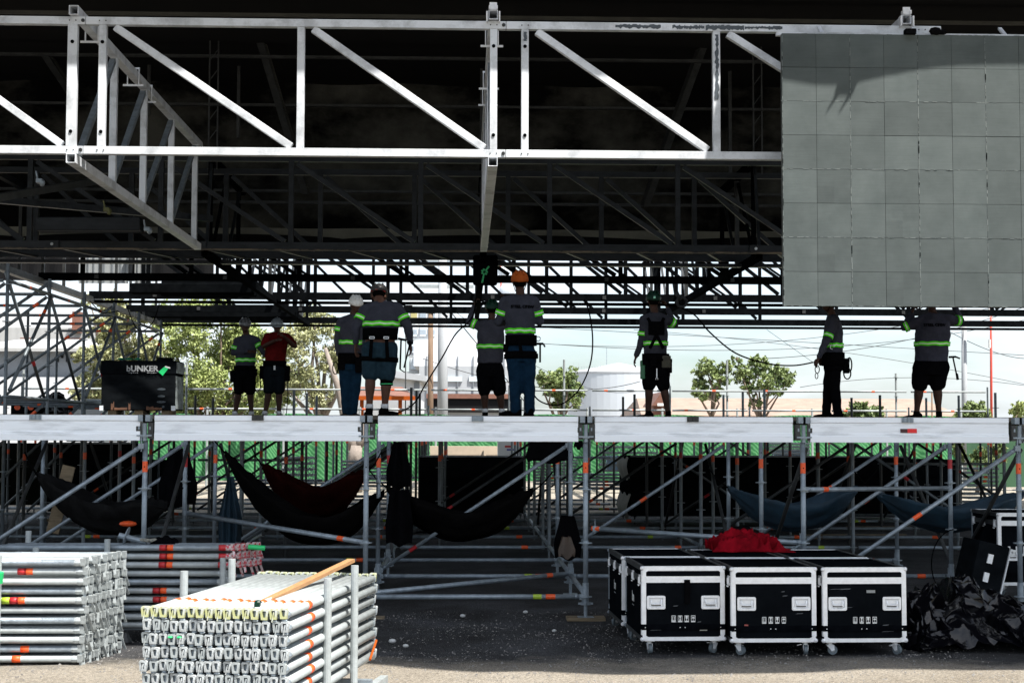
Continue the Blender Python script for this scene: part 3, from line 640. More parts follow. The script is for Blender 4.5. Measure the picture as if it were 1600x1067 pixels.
# far guard rail
YG = RY(12)
for z, nm in ((2.82, 'upper'), (2.32, 'lower')):
    cl = [c for c in range(-9, 10) if vis(CX(c), YG, 1)]
    for i, (a, b) in enumerate(zip(cl, cl[1:])):
        tubething('guard_rail', (CX(a), YG, z), (CX(b), YG, z), f'{nm} rail of the far guard rail, {ORD[i]} length from the left', 'guard rail', 'rails of the far guard rail', tape=.55 if (i + (z > 2.5)) % 2 else .2, heads=False, mt=GALVB, r=.026)
for i, c in enumerate([-6, -4, 1, 3, 5, 7]):
    h = [3.3, 3.5, 3.62, 3.62, 3.3, 3.5][i]
    m = MB(); x = CX(c) + [.0, .0, -.66, -.57, -.3, -.6][i]; m.tube([(0, 0, .02), (0, 0, h)], .028, 8)
    for z in ROS + [2.7, 3.2]: disc(m, 0, 0, z)
    tag(m.build('guard_rail_post', GALVB, loc=(x, YG + .1, 0)), f'tall bright post of the far guard rail, {ORD[i]} from the left', 'guard rail post', 'tall posts of the far guard rail')

# --- front deck beams with post heads
GD = 'aluminium beams along the stage front'
PXB = [(-97, 221, 58), (243, 565, 404), (591, 903, 746), (929, 1237, 1081), (1264, 1573, 1415), (1597, 1912, 1760)]
lbs = ['first white aluminium deck beam from the left, under the black box', 'second white deck beam from the left, under the two standing men', 'third deck beam from the left, below the man with jeans', 'fourth deck beam from the left, between bare middle posts', 'deck beam with the red and black sticker', 'short end of a deck beam at the right edge of the picture']
zt = Z_(650.5, D0, 800); 
for i, (a, b, c) in enumerate(PXB):
    xa, xb, xc = (at(q, 670, D0).x for q in (a, b, c)); cx = (xa + xb) / 2
    T = thing('deck_beam', lbs[i], 'beam', (cx, D0, zt), 0, GD); hw = (xb - xa) / 2
    prof = [(-.062, 0), (-.062, -.050), (-.052, -.055), (-.050, -.150), (-.055, -.156), (-.055, -.170), (-.062, -.176), (-.062, -.238), (.062, -.238), (.062, 0)]
    m = MB(); m.loft([[Vector((x, y, z)) for y, z in prof] for x in (-hw, hw)]); o = m.build('extrusion', BEAM, T); bevel(o, .003, 1)
    m = MB(); m.box((xc - cx, -.066, -.022), (.11, .02, .05))
    for s in (-.035, 0, .035): m.box((xc - cx + s, -.08, -.022), (.008, .012, .05))
    m.build('locking_clip', BRKT if i % 2 else GALV, T)
    if i == 4:
        sx = at(1416, 672, D0).x - cx; m = MB(); m.box((sx - .035, -.057, -.125), (.075, .004, .038)); m.build('sticker', mat('dark_red_sticker', (.05, .01, .01)), T)
        m = MB(); m.box((sx + .04, -.058, -.125), (.09, .004, .040)); m.build('sticker', mat('bright_red_sticker', (.7, .02, .02)), T)
for i, c in enumerate(range(-2, 3)):
    x = CX(c); T = thing('post_head', ['black and steel beam bracket on the first front post, beside a green cable tie', 'beam bracket on the second front post under the stooping man', 'beam bracket on the middle front post', 'beam bracket on the fourth front post, right of the standing man with the green helmet', 'beam bracket on the rightmost front post'][i], 'bracket', (x, D0, zt), 0, 'beam brackets on the front posts')
    m = MB()
    for s in (-1, 1): m.box((s * .055, -.045, -.145), (.05, .012, .15)); m.box((s * .078, .0, -.145), (.006, .09, .15))
    m.build('side_plate', BRKT, T)
    for s in (-1, 1):
        m = MB(); m.box((s * .052, -.054, -.12), (.014, .008, .03)); m.build('lug', GALV, T)
    m = MB(); m.box((0, -.03, -.028), (.115, .1, .06)); m.k = 1; m.box((0, -.083, -.03), (.02, .01, .066)); m.build('channel', [GALV, BLK], T)
    m = MB(); m.tube([(0, -.035, -.24), (0, -.035, -.075)], .022, 12); m.build('spigot', GALV, T, smooth=False)
    m = MB(); m.beam((-.07, -.065, -.19), (.07, -.065, -.19), .012, .014); m.box((0, -.03, -.2), (.06, .06, .012)); m.build('cross_bar', GALV, T)
# sole boards
for c, n in ((0, 0), (2, 0), (1, 0), (-1, 0)):
    m = MB(); m.box((CX(c), RY(n), -.002), (.36, .2, .03)); tag(m.build('sole_board', WOOD), {0: 'wooden sole board under the middle front post', 2: 'wooden sole board under the rightmost front post', 1: 'wooden sole board behind the road cases', -1: 'wooden sole board behind the pale tube stack'}[c], 'board', 'wooden sole boards under the front posts')

# --- scaffold tower at the left, beyond the black box
XT = -6.13
GT = 'tubes of the scaffold tower at the left'
TY = [20.6 + 2.07 * i for i in range(6)]
for k, Y in enumerate(TY):
    for j, X in enumerate((XT, XT - 2.07)):
        if not vis(X, Y, 1, 30): continue
        T = thing('tower_post', f'{"inner" if j == 0 else "outer"} post of the left scaffold tower, {ORD[k]} from the front', 'scaffold post', (X, Y, 0), 0, 'posts of the left scaffold tower')
        m = MB(); m.tube([(0, 0, .02), (0, 0, 3.98)], .0242, 8); m.build('tube', GALV_SHADE, T, smooth=True)
        m = MB(); [disc(m, 0, 0, .2 + .5 * i) for i in range(8)]; m.build('rosettes', GALV, T)
def TB(p, q, lb, tape=None, tcol=0, mt=None): tubething('tower_tube', p, q, lb, 'scaffold tube', GT, tape=tape, tcol=tcol, heads=False, r=.0242, mt=mt or GALV_SHADE)
for k in range(5):
    Y0, Y1 = TY[k], TY[k + 1]
    TB((XT, Y0, 2.2), (XT, Y1, 2.2), f'low ledger running back on the left tower, {ORD[k]} bay', None)
    TB((XT, Y0, 3.75), (XT, Y1, 3.75), f'high ledger running back on the left tower, {ORD[k]} bay', .5)
    if k % 2 == 0: TB((XT + .04, Y0, 2.25), (XT + .04, Y1, 3.75), f'brace rising away on the left tower, {ORD[k]} bay', .8)
    TB((XT - .04, Y0, 3.9), (XT - .04, Y1, 2.2), f'brace falling away on the left tower, {ORD[k]} bay', .1 if k % 2 else .7, 1)
for k, Y in enumerate(TY):
    for z in (2.2, 3.75 ):
        TB((XT - 2.07, Y, z), (XT, Y, z), f'{"low" if z < 3 else "high"} cross ledger of the left tower, {ORD[k]} frame', .4)
    TB((XT - 2.07, Y + .04, 2.2), (XT, Y + .04, 3.75), f'upper cross brace of the left tower, {ORD[k]} frame', .9)
    TB((XT - 2.07, Y + .04, .2), (XT, Y + .04, 2.2), f'lower cross brace of the left tower, {ORD[k]} frame', .9)
    if k in (1, 3): TB((XT - 2.07, Y + .1, 2.5), (XT, Y + .1, 3.95), f'doubled upper cross brace of the left tower, {ORD[k]} frame', .6)
for k, Y in enumerate((27.5, 31.5, 35)):
    TB((X_(130, Y), Y, 2.25 + .1 * k), (X_(290, Y), Y, 2.2 + .1 * k), f'long tube behind the black box, {["nearest", "middle", "farthest"][k]} of three', .7, mt=GALVB)
# ================================================================== TUBE STACKS
from mathutils import noise as NZ
def head_mesh(seed):
    r = random.Random(seed); m = MB()
    def trap(y, ht, wt, wb, cz): return [(-wb, y, cz - ht), (wb, y, cz - ht), (wt, y, cz + ht), (-wt, y, cz + ht)]
    # open trapezoid frame: outer and inner loops, extruded
    cz = .004; ys = (-.062, -.030); vs = []
    for y in ys:
        vs += trap(y, .027, .0225, .0135, cz); vs += trap(y, .017, .0115, .006, cz + .001)
    fs = []
    for i in range(4):
        j = (i + 1) % 4
        fs += [(i, j, 4 + j, 4 + i), (8 + j, 8 + i, 12 + i, 12 + j), (j, i, 8 + i, 8 + j), (4 + i, 4 + j, 12 + j, 12 + i)]
    m.add(vs, fs)
    m.k = 1; m.box((0, -.036, cz), (.02, .008, .03)); m.k = 0
    m.tube([(0, -.032, 0), (0, .0, 0), (0, .03, 0)], [.024, .0265, .0225], 10)
    a = r.uniform(-.7, .7) + (0 if seed % 3 else .5); L = .125
    c = Vector((0, -.05, -.01)); d = Vector((math.sin(a) * .6, -.28 * r.random(), -1)).normalized()
    m.beam(c + d * -.03, c + d * L * (.5 if seed % 2 else .85), .005, .02, (0, 1, 0))
    return m.mesh('wedge_head', [GALVB, BLK])
HM = [head_mesh(i) for i in range(6)]
def head_front(seed):
    r = random.Random(seed); m = MB(); cz = .006; n = 4
    def loop(y, w1, w2, h, c): return [(-w2, y, c - h), (w2, y, c - h), (w1, y, c + h * .7), (w1 * .8, y, c + h), (-w1 * .8, y, c + h), (-w1, y, c + h * .7)]
    t = r.uniform(-.0015, .0015); vs = []
    for y in (-.060, -.030): vs += loop(y, .0225, .0165, .028, cz + t); vs += loop(y, .0105, .0065, .017, cz + t + .001)
    fs = []
    for i in range(6):
        j = (i + 1) % 6
        fs += [(i, j, 6 + j, 6 + i), (12 + j, 12 + i, 18 + i, 18 + j), (j, i, 12 + i, 12 + j), (6 + i, 6 + j, 18 + j, 18 + i)]
    m.add(vs, fs); m.k = 1; m.box((0, -.034, cz), (.03, .008, .04)); m.k = 2
    m.tube([(0, -.040, -.002), (0, -.018, -.004), (0, .03, 0)], [.021, .0262, .0235], 10)
    m.ell((r.uniform(-.004, .004), -.046, -.030), (.017, .012, .008), 8)
    if seed % 3 == 0: m.k = 0; m.beam((.004, -.062, .018), (-.004 + r.uniform(-.006, .006), -.064, -.034), .005, .008, (0, 1, 0))
    return m.mesh('wedge_head', [HEADA if seed % 4 else GALVB, BLK, GALV])
HEADA = mat('cast_head', (.52, .55, .55), .5, .1, .5, 30, .2, 60)
HMF = [head_front(i) for i in range(9)]
HM2 = []
for h in HM[:3]:
    h2 = h.copy(); h2.materials[0] = mat('red_painted_head', (.5, .42, .42), .5, .2, 0, 30, 0, 40, col2=(.42, .02, .04), lo=.42, hi=.5); HM2.append(h2)
YTIP = mat('yellow_smeared_head', (.50, .52, .50), .45, .15, 0, 40, 0, 40, col2=(.42, .43, .20), lo=.45, hi=.6)
HM3 = []
for h in HMF[:4]:
    h3 = h.copy(); h3.materials[0] = YTIP; HM3.append(h3)
LT = 1.96
m = MB(); m.tube([(0, 0, 0), (0, LT, 0)], .0242, 12); TUBE = m.mesh('tube', GALVB, True)
m = MB(); m.tube([(0, 0, 0), (0, LT, 0)], .0242, 12); TUBEG = m.mesh('tube', GALV, True)
def tape_mesh(mt): m = MB(); m.tube([(0, -.032, 0), (0, .032, 0)], .0252, 12); return m.mesh('tape', mt, True)
TPO, TPR, TPY = tape_mesh(ORG), tape_mesh(RED), tape_mesh(YEL)
def pipe(loc, rz, lb, grp, tapes=(), heads=HM, tm=None, far=True, seed=0, parent_loc=None):
    T = thing('ledger_tube', lb, 'scaffold tube', loc, rz, grp)
    put('tube', tm or TUBE, T); r = random.Random(seed)
    if heads:
        put('wedge_head', r.choice(heads), T)
        if far: put('wedge_head', r.choice(heads), T, (0, LT, 0), (0, 0, math.pi))
    for (k, y) in tapes: put('tape', {'o': TPO, 'r': TPR, 'y': TPY}[k], T, (0, y, 0))
    return T
rk = random.Random(21)
# front stack
P0 = at(226, 957, 8.35); AX = -math.atan2(X_(405, 10.35, 880) - P0.x, 2.0)
ca, sa = math.cos(AX), math.sin(AX)
ZTOP = .775
def fs(u, v, z=0): return Vector((P0.x + u * ca - v * sa, P0.y + u * sa + v * ca, z))
for c in range(16):
    for r in range(8):
        z = ZTOP - r * .0705 + .003 * math.sin(c * 1.3 + r); u = c * .0505 + .024 + (.012 if r % 2 else 0) + rk.uniform(-.003, .003)
        p = fs(u, rk.uniform(-.012, .012), z)
        tp = [('o', .42 + rk.uniform(-.03, .03))] if (r == 0 or c == 15) else []
        pipe(p, AX, f'{"yellow-smeared" if r == 0 else "pale"} tube of the front stack, {ORD[c]} from the left in the {ORD[r]} layer down', 'tubes of the front stack', tp, HM3 if r == 0 else HMF, seed=c * 9 + r)
T = thing('tube_rack', 'steel rack with upright posts holding the front tube stack', 'rack', fs(.4, 1, 0), AX, 'racks holding the tube stacks')
for (u, v, h) in ((-.43, -.32, .93), (-.43, .55, .93), (.425, -.30, .90), (.455, .22, .93)):
    m = MB(); m.tube([(u, v, .03), (u, v, h)], .0235, 12); m.build('post', GALVB, T, smooth=False)
for v in (-.36, .5):
    m = MB(); m.beam((-.46, v, .17), (.50, v, .17), .06, .06); m.build('cross_beam', GALV, T)
for u in (-.43, .49): m = MB(); m.beam((u, -.9, .14), (u, .9, .14), .05, .05); m.build('side_beam', GALVB, T)
m = MB(); a = at(400, 948, 8.62); b = at(549, 880, 10.2); m.beam(a + Vector((0, 0, .005)), b + Vector((0, 0, .02)), .05, .022)
tag(m.build('plank', PINE), 'long orange-brown wooden batten lying along the top of the front tube stack', 'plank')
m = MB(); m.box((0, 0, 0), (.03, .05, .02)); m.ell((0, .02, .012), (.022, .022, .012), 8); tag(m.build('tube_plug', GRP, loc=fs(.62, .02, ZTOP + .045)), 'small dark green plastic cap on the front edge of the front stack', 'cap')
m = MB()
for k in range(2): p = fs(.17 + .05 * k, -.066, ZTOP - .125); m.ell(p, (.014, .008, .007), 8)
tag(m.build('green_tag', GRN), 'bright green tape scrap stuck on two tube heads of the front stack', 'tape')
# left stack, tubes lying left to right
ends = at(132, 950, 11.75)
for r in range(11):
    for c in range(11):
        z = .76 - r * .0715 + rk.uniform(-.004, .004); Y = 11.62 + c * .074 + (.02 if r % 2 else 0)
        x = ends.x - .02 + c * .012 + rk.uniform(-.02, .02) - (.02 if r > 6 else 0)
        tp = []
        if c == 0: tp = {1: [('o', .37), ('r', .42)], 4: [('o', .42), ('r', .47), ('y', .53)], 9: [('o', .36)], 10: [('o', .42)], 0: []}.get(r, [])
        pipe((x, Y, z), R(90) , f'tube of the left stack, {ORD[r]} layer down and {ORD[c]} from the front',
             'tubes of the left stack', tp, HM, tm=(TUBE if (r + c) % 3 else TUBEG), far=False, seed=r * 11 + c)
T = thing('tube_rack', 'steel rack with short uprights and round feet holding the left tube stack', 'rack', (ends.x - 1, 12.0, 0), 0, 'racks holding the tube stacks')
for (px, Y, pt) in ((2, 11.55, 868), (60, 12.55, 855)):
    x = X_(px, Y) - ends.x + 1; zt_ = Z_(pt, Y, px); m = MB(); m.tube([(x, Y - 12, -.0), (x, Y - 12, zt_)], .026, 12); m.build('post', GALVB, T)
for (px, Y) in ((49, 11.75), (8, 12.3), (150, 12.3)):
    x = X_(px, Y) - ends.x + 1; m = MB(); m.tube([(x, Y - 12, .004), (x, Y - 12, .03), (x, Y - 12, .06), (x, Y - 12, .13)], [.065, .045, .028, .028], 12); m.build('foot', DGAL, T)
m = MB(); m.tube([(X_(1, 11.5) - ends.x + 1 + .01, 11.5 - 12, .62), (X_(1, 11.5) - ends.x + 1 + .02, 11.49 - 12, .70)], .03, 8); m.build('green_band', GRN, T)
# middle stack
xe = X_(347, 12.85)
for r in range(10):
    for c in range(6):
        z = .775 - r * .0705 + rk.uniform(-.003, .003); Y = 12.86 + c * .058 + (.02 if r % 2 else 0)
        tp = [('o', .475), ('r', .525)] if (c == 0 and r in (0, 1, 2, 5, 6)) else []
        if r < 3: tp = tp + [('r', .035)]
        pipe((xe + (.06 + c * .035 if r < 3 else 0) + rk.uniform(-.01, .01), Y, z), R(90), f'{"red-headed" if r < 3 else "plain"} tube of the middle stack, {ORD[r]} layer down and {ORD[c]} from the front',
             'tubes of the middle stack', tp, HM2 if r < 3 else HM, tm=TUBEG if r in (0, 4, 7) else TUBE, far=False, seed=r * 7 + c)
T = thing('tube_rack', 'steel rack with uprights holding the middle tube stack', 'rack', (xe - 1, 13, 0), 0, 'racks holding the tube stacks')
for (px, Y, pt) in ((351, 12.78, 871), (171, 12.78, 842), (48, 13.3, 829), (280, 12.4, 900)):
    if px == 280: continue
    x = X_(px, Y) - xe + 1; m = MB(); m.tube([(x, Y - 13, .03), (x, Y - 13, Z_(pt, Y, px))], .0245, 12); m.build('post', GALVB, T)
x = X_(201, 12.9) - xe + 1; m = MB(); m.tube([(x, -.1, 0), (x, -.1, .02), (x, -.1, .08)], [.06, .05, .02], 10); m.build('foot', DGAL, T)
m = MB(); m.beam((-1, -.05, .11), (.9, -.05, .11), .06, .03); m.build('side_beam', GALV, T)
m = MB(); a = at(280, 901, 8.9); m.tube([(a.x, a.y, .1), a], .0235, 12)
# loose bits lying on the middle stack
m = MB(); a = at(186, 836, 13.0); b = at(229, 847, 13.0); m.tube([a, b], .024, 12); m.tube([a + Vector((.06, 0, 0)), a + Vector((.066, 0, -.002))], .075, 14); m.build
tag(m.build('base_jack', GALV), 'short jack with a round plate lying on the middle tube stack', 'jack')
m = MB(); a = at(258, 846, 13.1); N = 24
m.grid(lambda u, v: a + Vector(((u - .5) * .24, (v - .5) * .22, .075 * max(0, math.sin(u * math.pi) * math.sin(v * math.pi)) ** .5 + .012 * math.sin(u * 17 + v * 9) - .03)), 14, 12)
tag(m.build('black_sack', PANT, smooth=True), 'small crumpled black sack on top of the middle tube stack', 'sack')
m = MB(); a = at(222, 846, 12.95); m.tube([a + Vector((.03 * math.cos(t * .9) + t * .004, .02 * math.sin(t * 1.3), .012 * math.sin(t * .7) + .01)) for t in range(26)], .006, 6); tag(m.build('rope_tangle', CREAM, smooth=True), 'tangle of pale rope beside the jack on the middle stack', 'rope')
m = MB(); a = at(388, 854, 13.0); b = at(414, 856, 13.0); m.tube([a, b], .022, 10); tag(m.build('green_tube_end', GRN), 'green-taped tube end sticking out right of the middle stack', 'tube')
m = MB(); a = at(545, 1012, 9.2); m.tube([at(588, 1000, 10.2), at(578, 1030, 9.8)], .008, 6); tag(m.build('orange_rod', ORP), 'thin orange rod on the ground at the right of the front stack', 'rod')

# ================================================================== ROAD CASES
def picto(k):
    m = MB(); W, H = .017, .026
    for a in ((0, 0, H - .0025, 2 * W, .005), (0, 0, -H + .005, 2 * W, .010), (-W + .0015, 0, 0, .003, 2 * H), (W - .0015, 0, 0, .003, 2 * H)): m.box((a[0], 0, a[2]), (a[3], .002, a[4]))
    if k == 0:
        for s in (-.007, .007): m.box((s, 0, .002), (.004, .002, .028)); m.add([(s - .005, -.001, .010), (s + .005, -.001, .010), (s, -.001, .019)], [(0, 1, 2)])
        m.box((0, 0, -.012), (.028, .002, .004))
    elif k == 1: m.add([(-.009, -.001, .020), (.009, -.001, .020), (.002, -.001, .002), (.009, -.001, -.014), (-.009, -.001, -.014), (-.002, -.001, .002)], [(0, 5, 2, 1), (5, 4, 3, 2)])
    elif k == 2: m.add([(-.009, -.001, .021), (.009, -.001, .021), (.007, -.001, .004), (.002, -.001, -.002), (.002, -.001, -.012), (.009, -.001, -.015), (-.009, -.001, -.015), (-.002, -.001, -.012), (-.002, -.001, -.002), (-.007, -.001, .004)], [(0, 9, 2, 1), (9, 8, 3, 2), (8, 7, 4, 3), (7, 6, 5, 4)])
    else:
        n = 8; m.add([(0, -.001, .003)] + [(.012 * math.cos(math.pi * i / n), -.001, .003 + .012 * math.sin(math.pi * i / n)) for i in range(n + 1)], [(0, i + 1, i + 2) for i in range(n)]); m.box((0, 0, -.006), (.003, .002, .018))
    return m.mesh('pictogram', WHT)
PIC = [picto(k) for k in range(4)]
def rrect(w, h, r, n=4):
    pts = []
    for cx, cz, a0 in ((w - r, h - r, 0), (-w + r, h - r, 90), (-w + r, -h + r, 180), (w - r, -h + r, 270)):
        for i in range(n + 1): a = R(a0 + 90 * i / n); pts.append((cx + r * math.cos(a), cz + r * math.sin(a)))
    return pts
def handle_mesh():
    m = MB(); o = rrect(.075, .054, .014); i_ = rrect(.057, .036, .006); N = len(o)
    vs = [(x, 0, z) for x, z in o] + [(x, -.007, z) for x, z in rrect(.073, .052, .013)] + [(x, -.007, z) for x, z in i_] + [(x, .004, z) for x, z in rrect(.05, .028, .005)]
    fs = []
    for k in range(3):
        for i in range(N): j = (i + 1) % N; fs.append((k * N + i, k * N + j, (k + 1) * N + j, (k + 1) * N + i))
    fs.append(tuple(3 * N + i for i in range(N))); m.add(vs, fs)
    m.tube([(-.04, -.006, .022), (-.04, -.016, .0), (-.034, -.018, -.012), (.034, -.018, -.012), (.04, -.016, 0), (.04, -.006, .022)], .0045, 8)
    m.k = 1; m.box((0, -.001, -.020), (.075, .004, .008)); m.k = 0
    for x in (-.05, 0, .05): m.box((x, -.009, .044), (.006, .004, .004))
    return m.mesh('recessed_handle', [ALUC, BLK])
HND = handle_mesh()
def caster(T, x, y, a=0, brake=False):
    m = MB(); M = Matrix.Rotation(a, 3, 'Z')
    m.box((x, y, .098), (.075, .075, .005)); m.tube([(x, y, .075), (x, y, .097)], .02, 10)
    off = M @ Vector((0, .02, 0)); ax = M @ Vector((1, 0, 0))
    for s in (-1, 1):
        c = Vector((x, y, 0)) + ax * .018 * s
        u = M @ Vector((0, 1, 0)); vs = []
        for t in (-.0015, .0015):
            for (yy, zz) in ((-.028, .078), (.032, .078), (.034, .038), (.012, .030)): vs.append(c + ax * t + u * yy + Vector((0, 0, zz)))
        m.add(vs, [(0, 1, 2, 3), (7, 6, 5, 4), (0, 4, 5, 1), (1, 5, 6, 2), (2, 6, 7, 3), (3, 7, 4, 0)])
    if brake: m.beam(Vector((x, y, .08)) + ax * .03, Vector((x, y, .072)) + ax * .065, .02, .006)
    k = m.build('caster', ALUC, T)
    m = MB(); c = Vector((x, y, .0385)) + off; m.tube([c - ax * .014, c + ax * .014], .0375, 16); m.k = 1; m.tube([c - ax * .0155, c + ax * .0155], .018, 12)
    m.build('wheel', [RUB, GREYP], k)
def road_case(name, lb, x, y, rz, W=.65, Dp=.90, H=.58, strap=False, side_txt=True, front=True):
    T = thing(name, lb, 'road case', (x, y, 0), rz, 'black road cases with silver edges'); b = .105; t = .034
    m = MB(); m.box((0, Dp / 2, b + H / 2), (W - .006, Dp - .006, H - .006)); m.build('body', LAM, T)
    hw = W / 2
    for z, h in ((b + H - t / 2 + .001, t), (b + .015, .03)):
        for nm, c, d in (('f', (0, .0 - .001, z), (W - .03, .006, h)), ('b', (0, Dp, z), (W - .03, .006, h)), ('l', (-hw, Dp / 2, z), (.006, Dp - .03, h)), ('r', (hw, Dp / 2, z), (.006, Dp - .03, h))):
            m = MB(); m.box(c, d)
            if z > .5 :
                if nm in 'fb': m.box((0, c[1] + (.014 if nm == 'f' else -.014), b + H + .001), (W - .03, .028, .005))
                else: m.box((c[0] + (.014 if nm == 'l' else -.014), Dp / 2, b + H + .001), (.028, Dp - .03, .005))
            o = m.build('edge_trim', ALUC if nm == 'f' or z > .5 and nm in 'fb' else GALV if nm in 'fb' else DGAL, T)  # same trim, darker on sides and back: shade put into the colour
    for sx in (-1, 1):
        for yy in (0, Dp):
            for z0, z1 in ((b + .045, b + .085 + 0), (b + .130, b + H - .03)):
                m = MB(); m.box((sx * (hw - t / 2), yy, (z0 + z1) / 2), (t, .007, z1 - z0)); m.box((sx * hw, yy + (.016 if yy == 0 else -.016), (z0 + z1) / 2), (.007, .03, z1 - z0)); m.build('corner_trim', ALUC if yy == 0 else GALV, T)
                if z1 - z0 > .2 and yy == 0:
                    for q in (.1, .5, .9): e = MB(); 
    for z in (b + .105, b + H * .0 + .107):
        pass
    m = MB(); m.box((0, -.002, b + .107), (W + .004, .010, .042)); m.build('black_tape', PLASTT, T)
    m = MB()
    for q in (-.46, -.04, .02, .45): m.box((q * W, -.008, b + .105), (.007, .003, .007))
    m.build('screws', WHT, T)
    # lid joint band
    zb = b + H - .034 - .040 - .026
    m = MB(); m.box((0, -.001, zb), (W - .05, .009, .050)); m.box((0, -.0065, zb + .002), (W - .05, .003, .004)); m.build('lid_joint', ALUC, T)
    m = MB(); m.box((-hw, Dp / 2, zb), (.008, Dp - .05, .045)); m.build('lid_joint', DGAL, T)
    m = MB(); m.box((hw, Dp / 2, zb), (.008, Dp - .05, .045)); m.build('lid_joint', DGAL, T)
    for sx in (-1, 1):
        for yy, sy in ((0, 1), (Dp, -1)):
            for z, sz in ((b + .012, 1), (b + H - .012, -1)):
                m = MB(); c = Vector((sx * (hw - .004), yy + .004 * sy, z)); m.ell(c, (.019, .019, .018), 10)
                # flanges of the ball corner on the front face
                m.add([(sx * (hw - .005), yy - .006 * sy, z - sz * .01), (sx * (hw - .058), yy - .006 * sy, z - sz * .01), (sx * (hw - .062), yy - .006 * sy, z + sz * .014), (sx * (hw - .035), yy - .007 * sy, z + sz * .028), (sx * (hw - .026), yy - .006 * sy, z + sz * .055), (sx * (hw - .005), yy - .006 * sy, z + sz * .055)], [(0, 1, 2, 3, 4, 5)])
                m.build('ball_corner', ALUC if yy == 0 else GALV, T)
    for s in (-1, 1): put('recessed_handle', HND, T, (s * .217, -.004, b + .30))
    if front:
        for k in range(4): put('pictogram', PIC[k], T, ((k - 1.5) * .052 + .0, -.006, b + .172))
    for s, yy in ((-1, .08), (-1, Dp - .08), (1, .08), (1, Dp - .08), (-1, Dp * .5)):
        m = MB(); m.box((s * (hw + .004), yy, zb - .005), (.012, .055, .075)); m.box((s * (hw + .013), yy, zb - .01), (.01, .022, .05)); m.tube([(s * (hw + .015), yy - .018, zb - .05), (s * (hw + .015), yy + .018, zb - .05)], .006, 6); m.build('latch', ALUC, T)
    if side_txt:
        me = text_mesh('bn', .11, .0005, .003); me.materials.append(WHT); put('stencil', me, T, (-hw - .004, Dp / 2, b + .30), (R(90), 0, R(-90)))
        m = MB(); m.box((-hw - .004, Dp / 2 - .0, b + .235), (.001, .10, .008)); m.build('stencil_line', GREYP, T)
    if strap:
        m = MB(); m.box((.03, -.010, zb - .02), (.045, .02, .035)); N = 8
        m.grid(lambda u, v: Vector((.012 + .042 * u, -.018 - .006 * math.sin(v * 6) - .002 * math.cos(u * 5), zb - .02 - .165 * v)), 4, N); m.grid(lambda u, v: Vector((.052 - .042 * u, -.010 - .006 * math.sin(v * 6), zb - .02 - .165 * v)), 4, N); m.build('webbing_strap', STRAP, T)
    for i, (sx, yy, a) in enumerate(((-1, .07, 1.5), (1, .07, .6), (-1, Dp - .07, .4), (1, Dp - .07, 2.4))): caster(T, sx * (hw - .07), yy, a + x, brake=(sx > 0))
    return T
PLASTT = mat('black_gaffer_tape', (.010, .012, .016), .35, 0, .5, 8, .2, 12)
for k, (pa, pb, yb, Y, rz) in enumerate([(1002, 1131, 1002, 12.15, .035), (1141, 1273, 1006, 12.05, .03), (1283, 1413, 1008, 12.05, .035)]):
    xa, xb = X_(pa, Y), X_(pb, Y)
    road_case('road_case', ['black road case at the left of the front row, webbing strap over its lid joint', 'middle black road case of the front row of three', 'black road case at the right of the front row, beside the black plastic heap'][k], (xa + xb) / 2, Y, rz, W=xb - xa, strap=(k == 0))
    T_ = [o for o in COL.objects if o.name.startswith('road_case')][-1]
    for q in range(5):
        e = MB(); rq = random.Random(k * 11 + q); w_, h_ = rq.uniform(.01, .06), rq.uniform(.002, .006); e.add([(-w_, 0, -h_), (w_ * .7, 0, -h_ * .4), (w_, 0, h_), (-w_ * .5, 0, h_ * .6)], [(0, 1, 2, 3)])
        e.build('scuff', mat('grey_scuff', (.07, .075, .08), .6, spec=.2), T_, loc=(rq.uniform(-.24, .24), -.0035, rq.uniform(.16, .52)))
    e = MB(); e.box((0, 0, 0), [(.06, .002, .035), (.03, .002, .03), (.07, .002, .022)][k]); e.build('sticker', [CREAM, mat('faded_red_label', (.25, .05, .04), .6), GREYP][k], T_, loc=[(.16, -.004, .20), (-.22, -.004, .23), (.05, -.004, .50)][k])
    Y2 = Y + .96; road_case('road_case', ['rear road case at the left, its left side showing two latches', 'rear road case in the middle, red cloth on its lid', 'rear road case at the right, under the foot of the slanting tube'][k], (xa + xb) / 2 - .055 + .0 * k, Y2, rz, W=xb - xa, front=False)
# red cloth
o0 = at(1168, 868, 13.75); o0.z = .69
m = MB(); N = 44
def redf(u, v):
    x = (u - .47) * .74 ; y = (v - .5) * .42; q = max(0, 1 - (2 * (u - .42)) ** 2 * .95) * max(0, 1 - (2 * (v - .5)) ** 2)
    h = .11 * q ** .8 * (.6 + .9 * abs(NZ.noise(Vector((u * 3.5, v * 3.5, 1))))) + (.09 * (1 - abs(NZ.noise(Vector((u * 6, v * 5, 4)))) * 3) + .03 * NZ.noise(Vector((u * 15, v * 15, 4)))) * min(1, q * 4)
    return o0 + Vector((x + .05 * NZ.noise(Vector((u * 3, v * 3, 9))), y, max(0.004, h)))
m.grid(redf, N, N); o = m.build('red_cloth', REDC, smooth=True); mod(o, 'SOLIDIFY', thickness=.006); tag(o, 'crumpled red cloth lying on the rear road cases', 'cloth')
m = MB(); o1 = at(1158, 848, 14.1); o1.z = .78
m.grid(lambda u, v: o1 + Vector(((u - .5) * .5, (v - .5) * .3, .18 * max(0, math.sin(u * math.pi)) * max(0, math.sin(v * math.pi)) + .05 * NZ.noise(Vector((u * 5, v * 5, 0))) - .08)), 24, 16); o = m.build('black_jacket', PANT, smooth=True); tag(o, 'dark jacket bunched behind the red cloth', 'jacket')
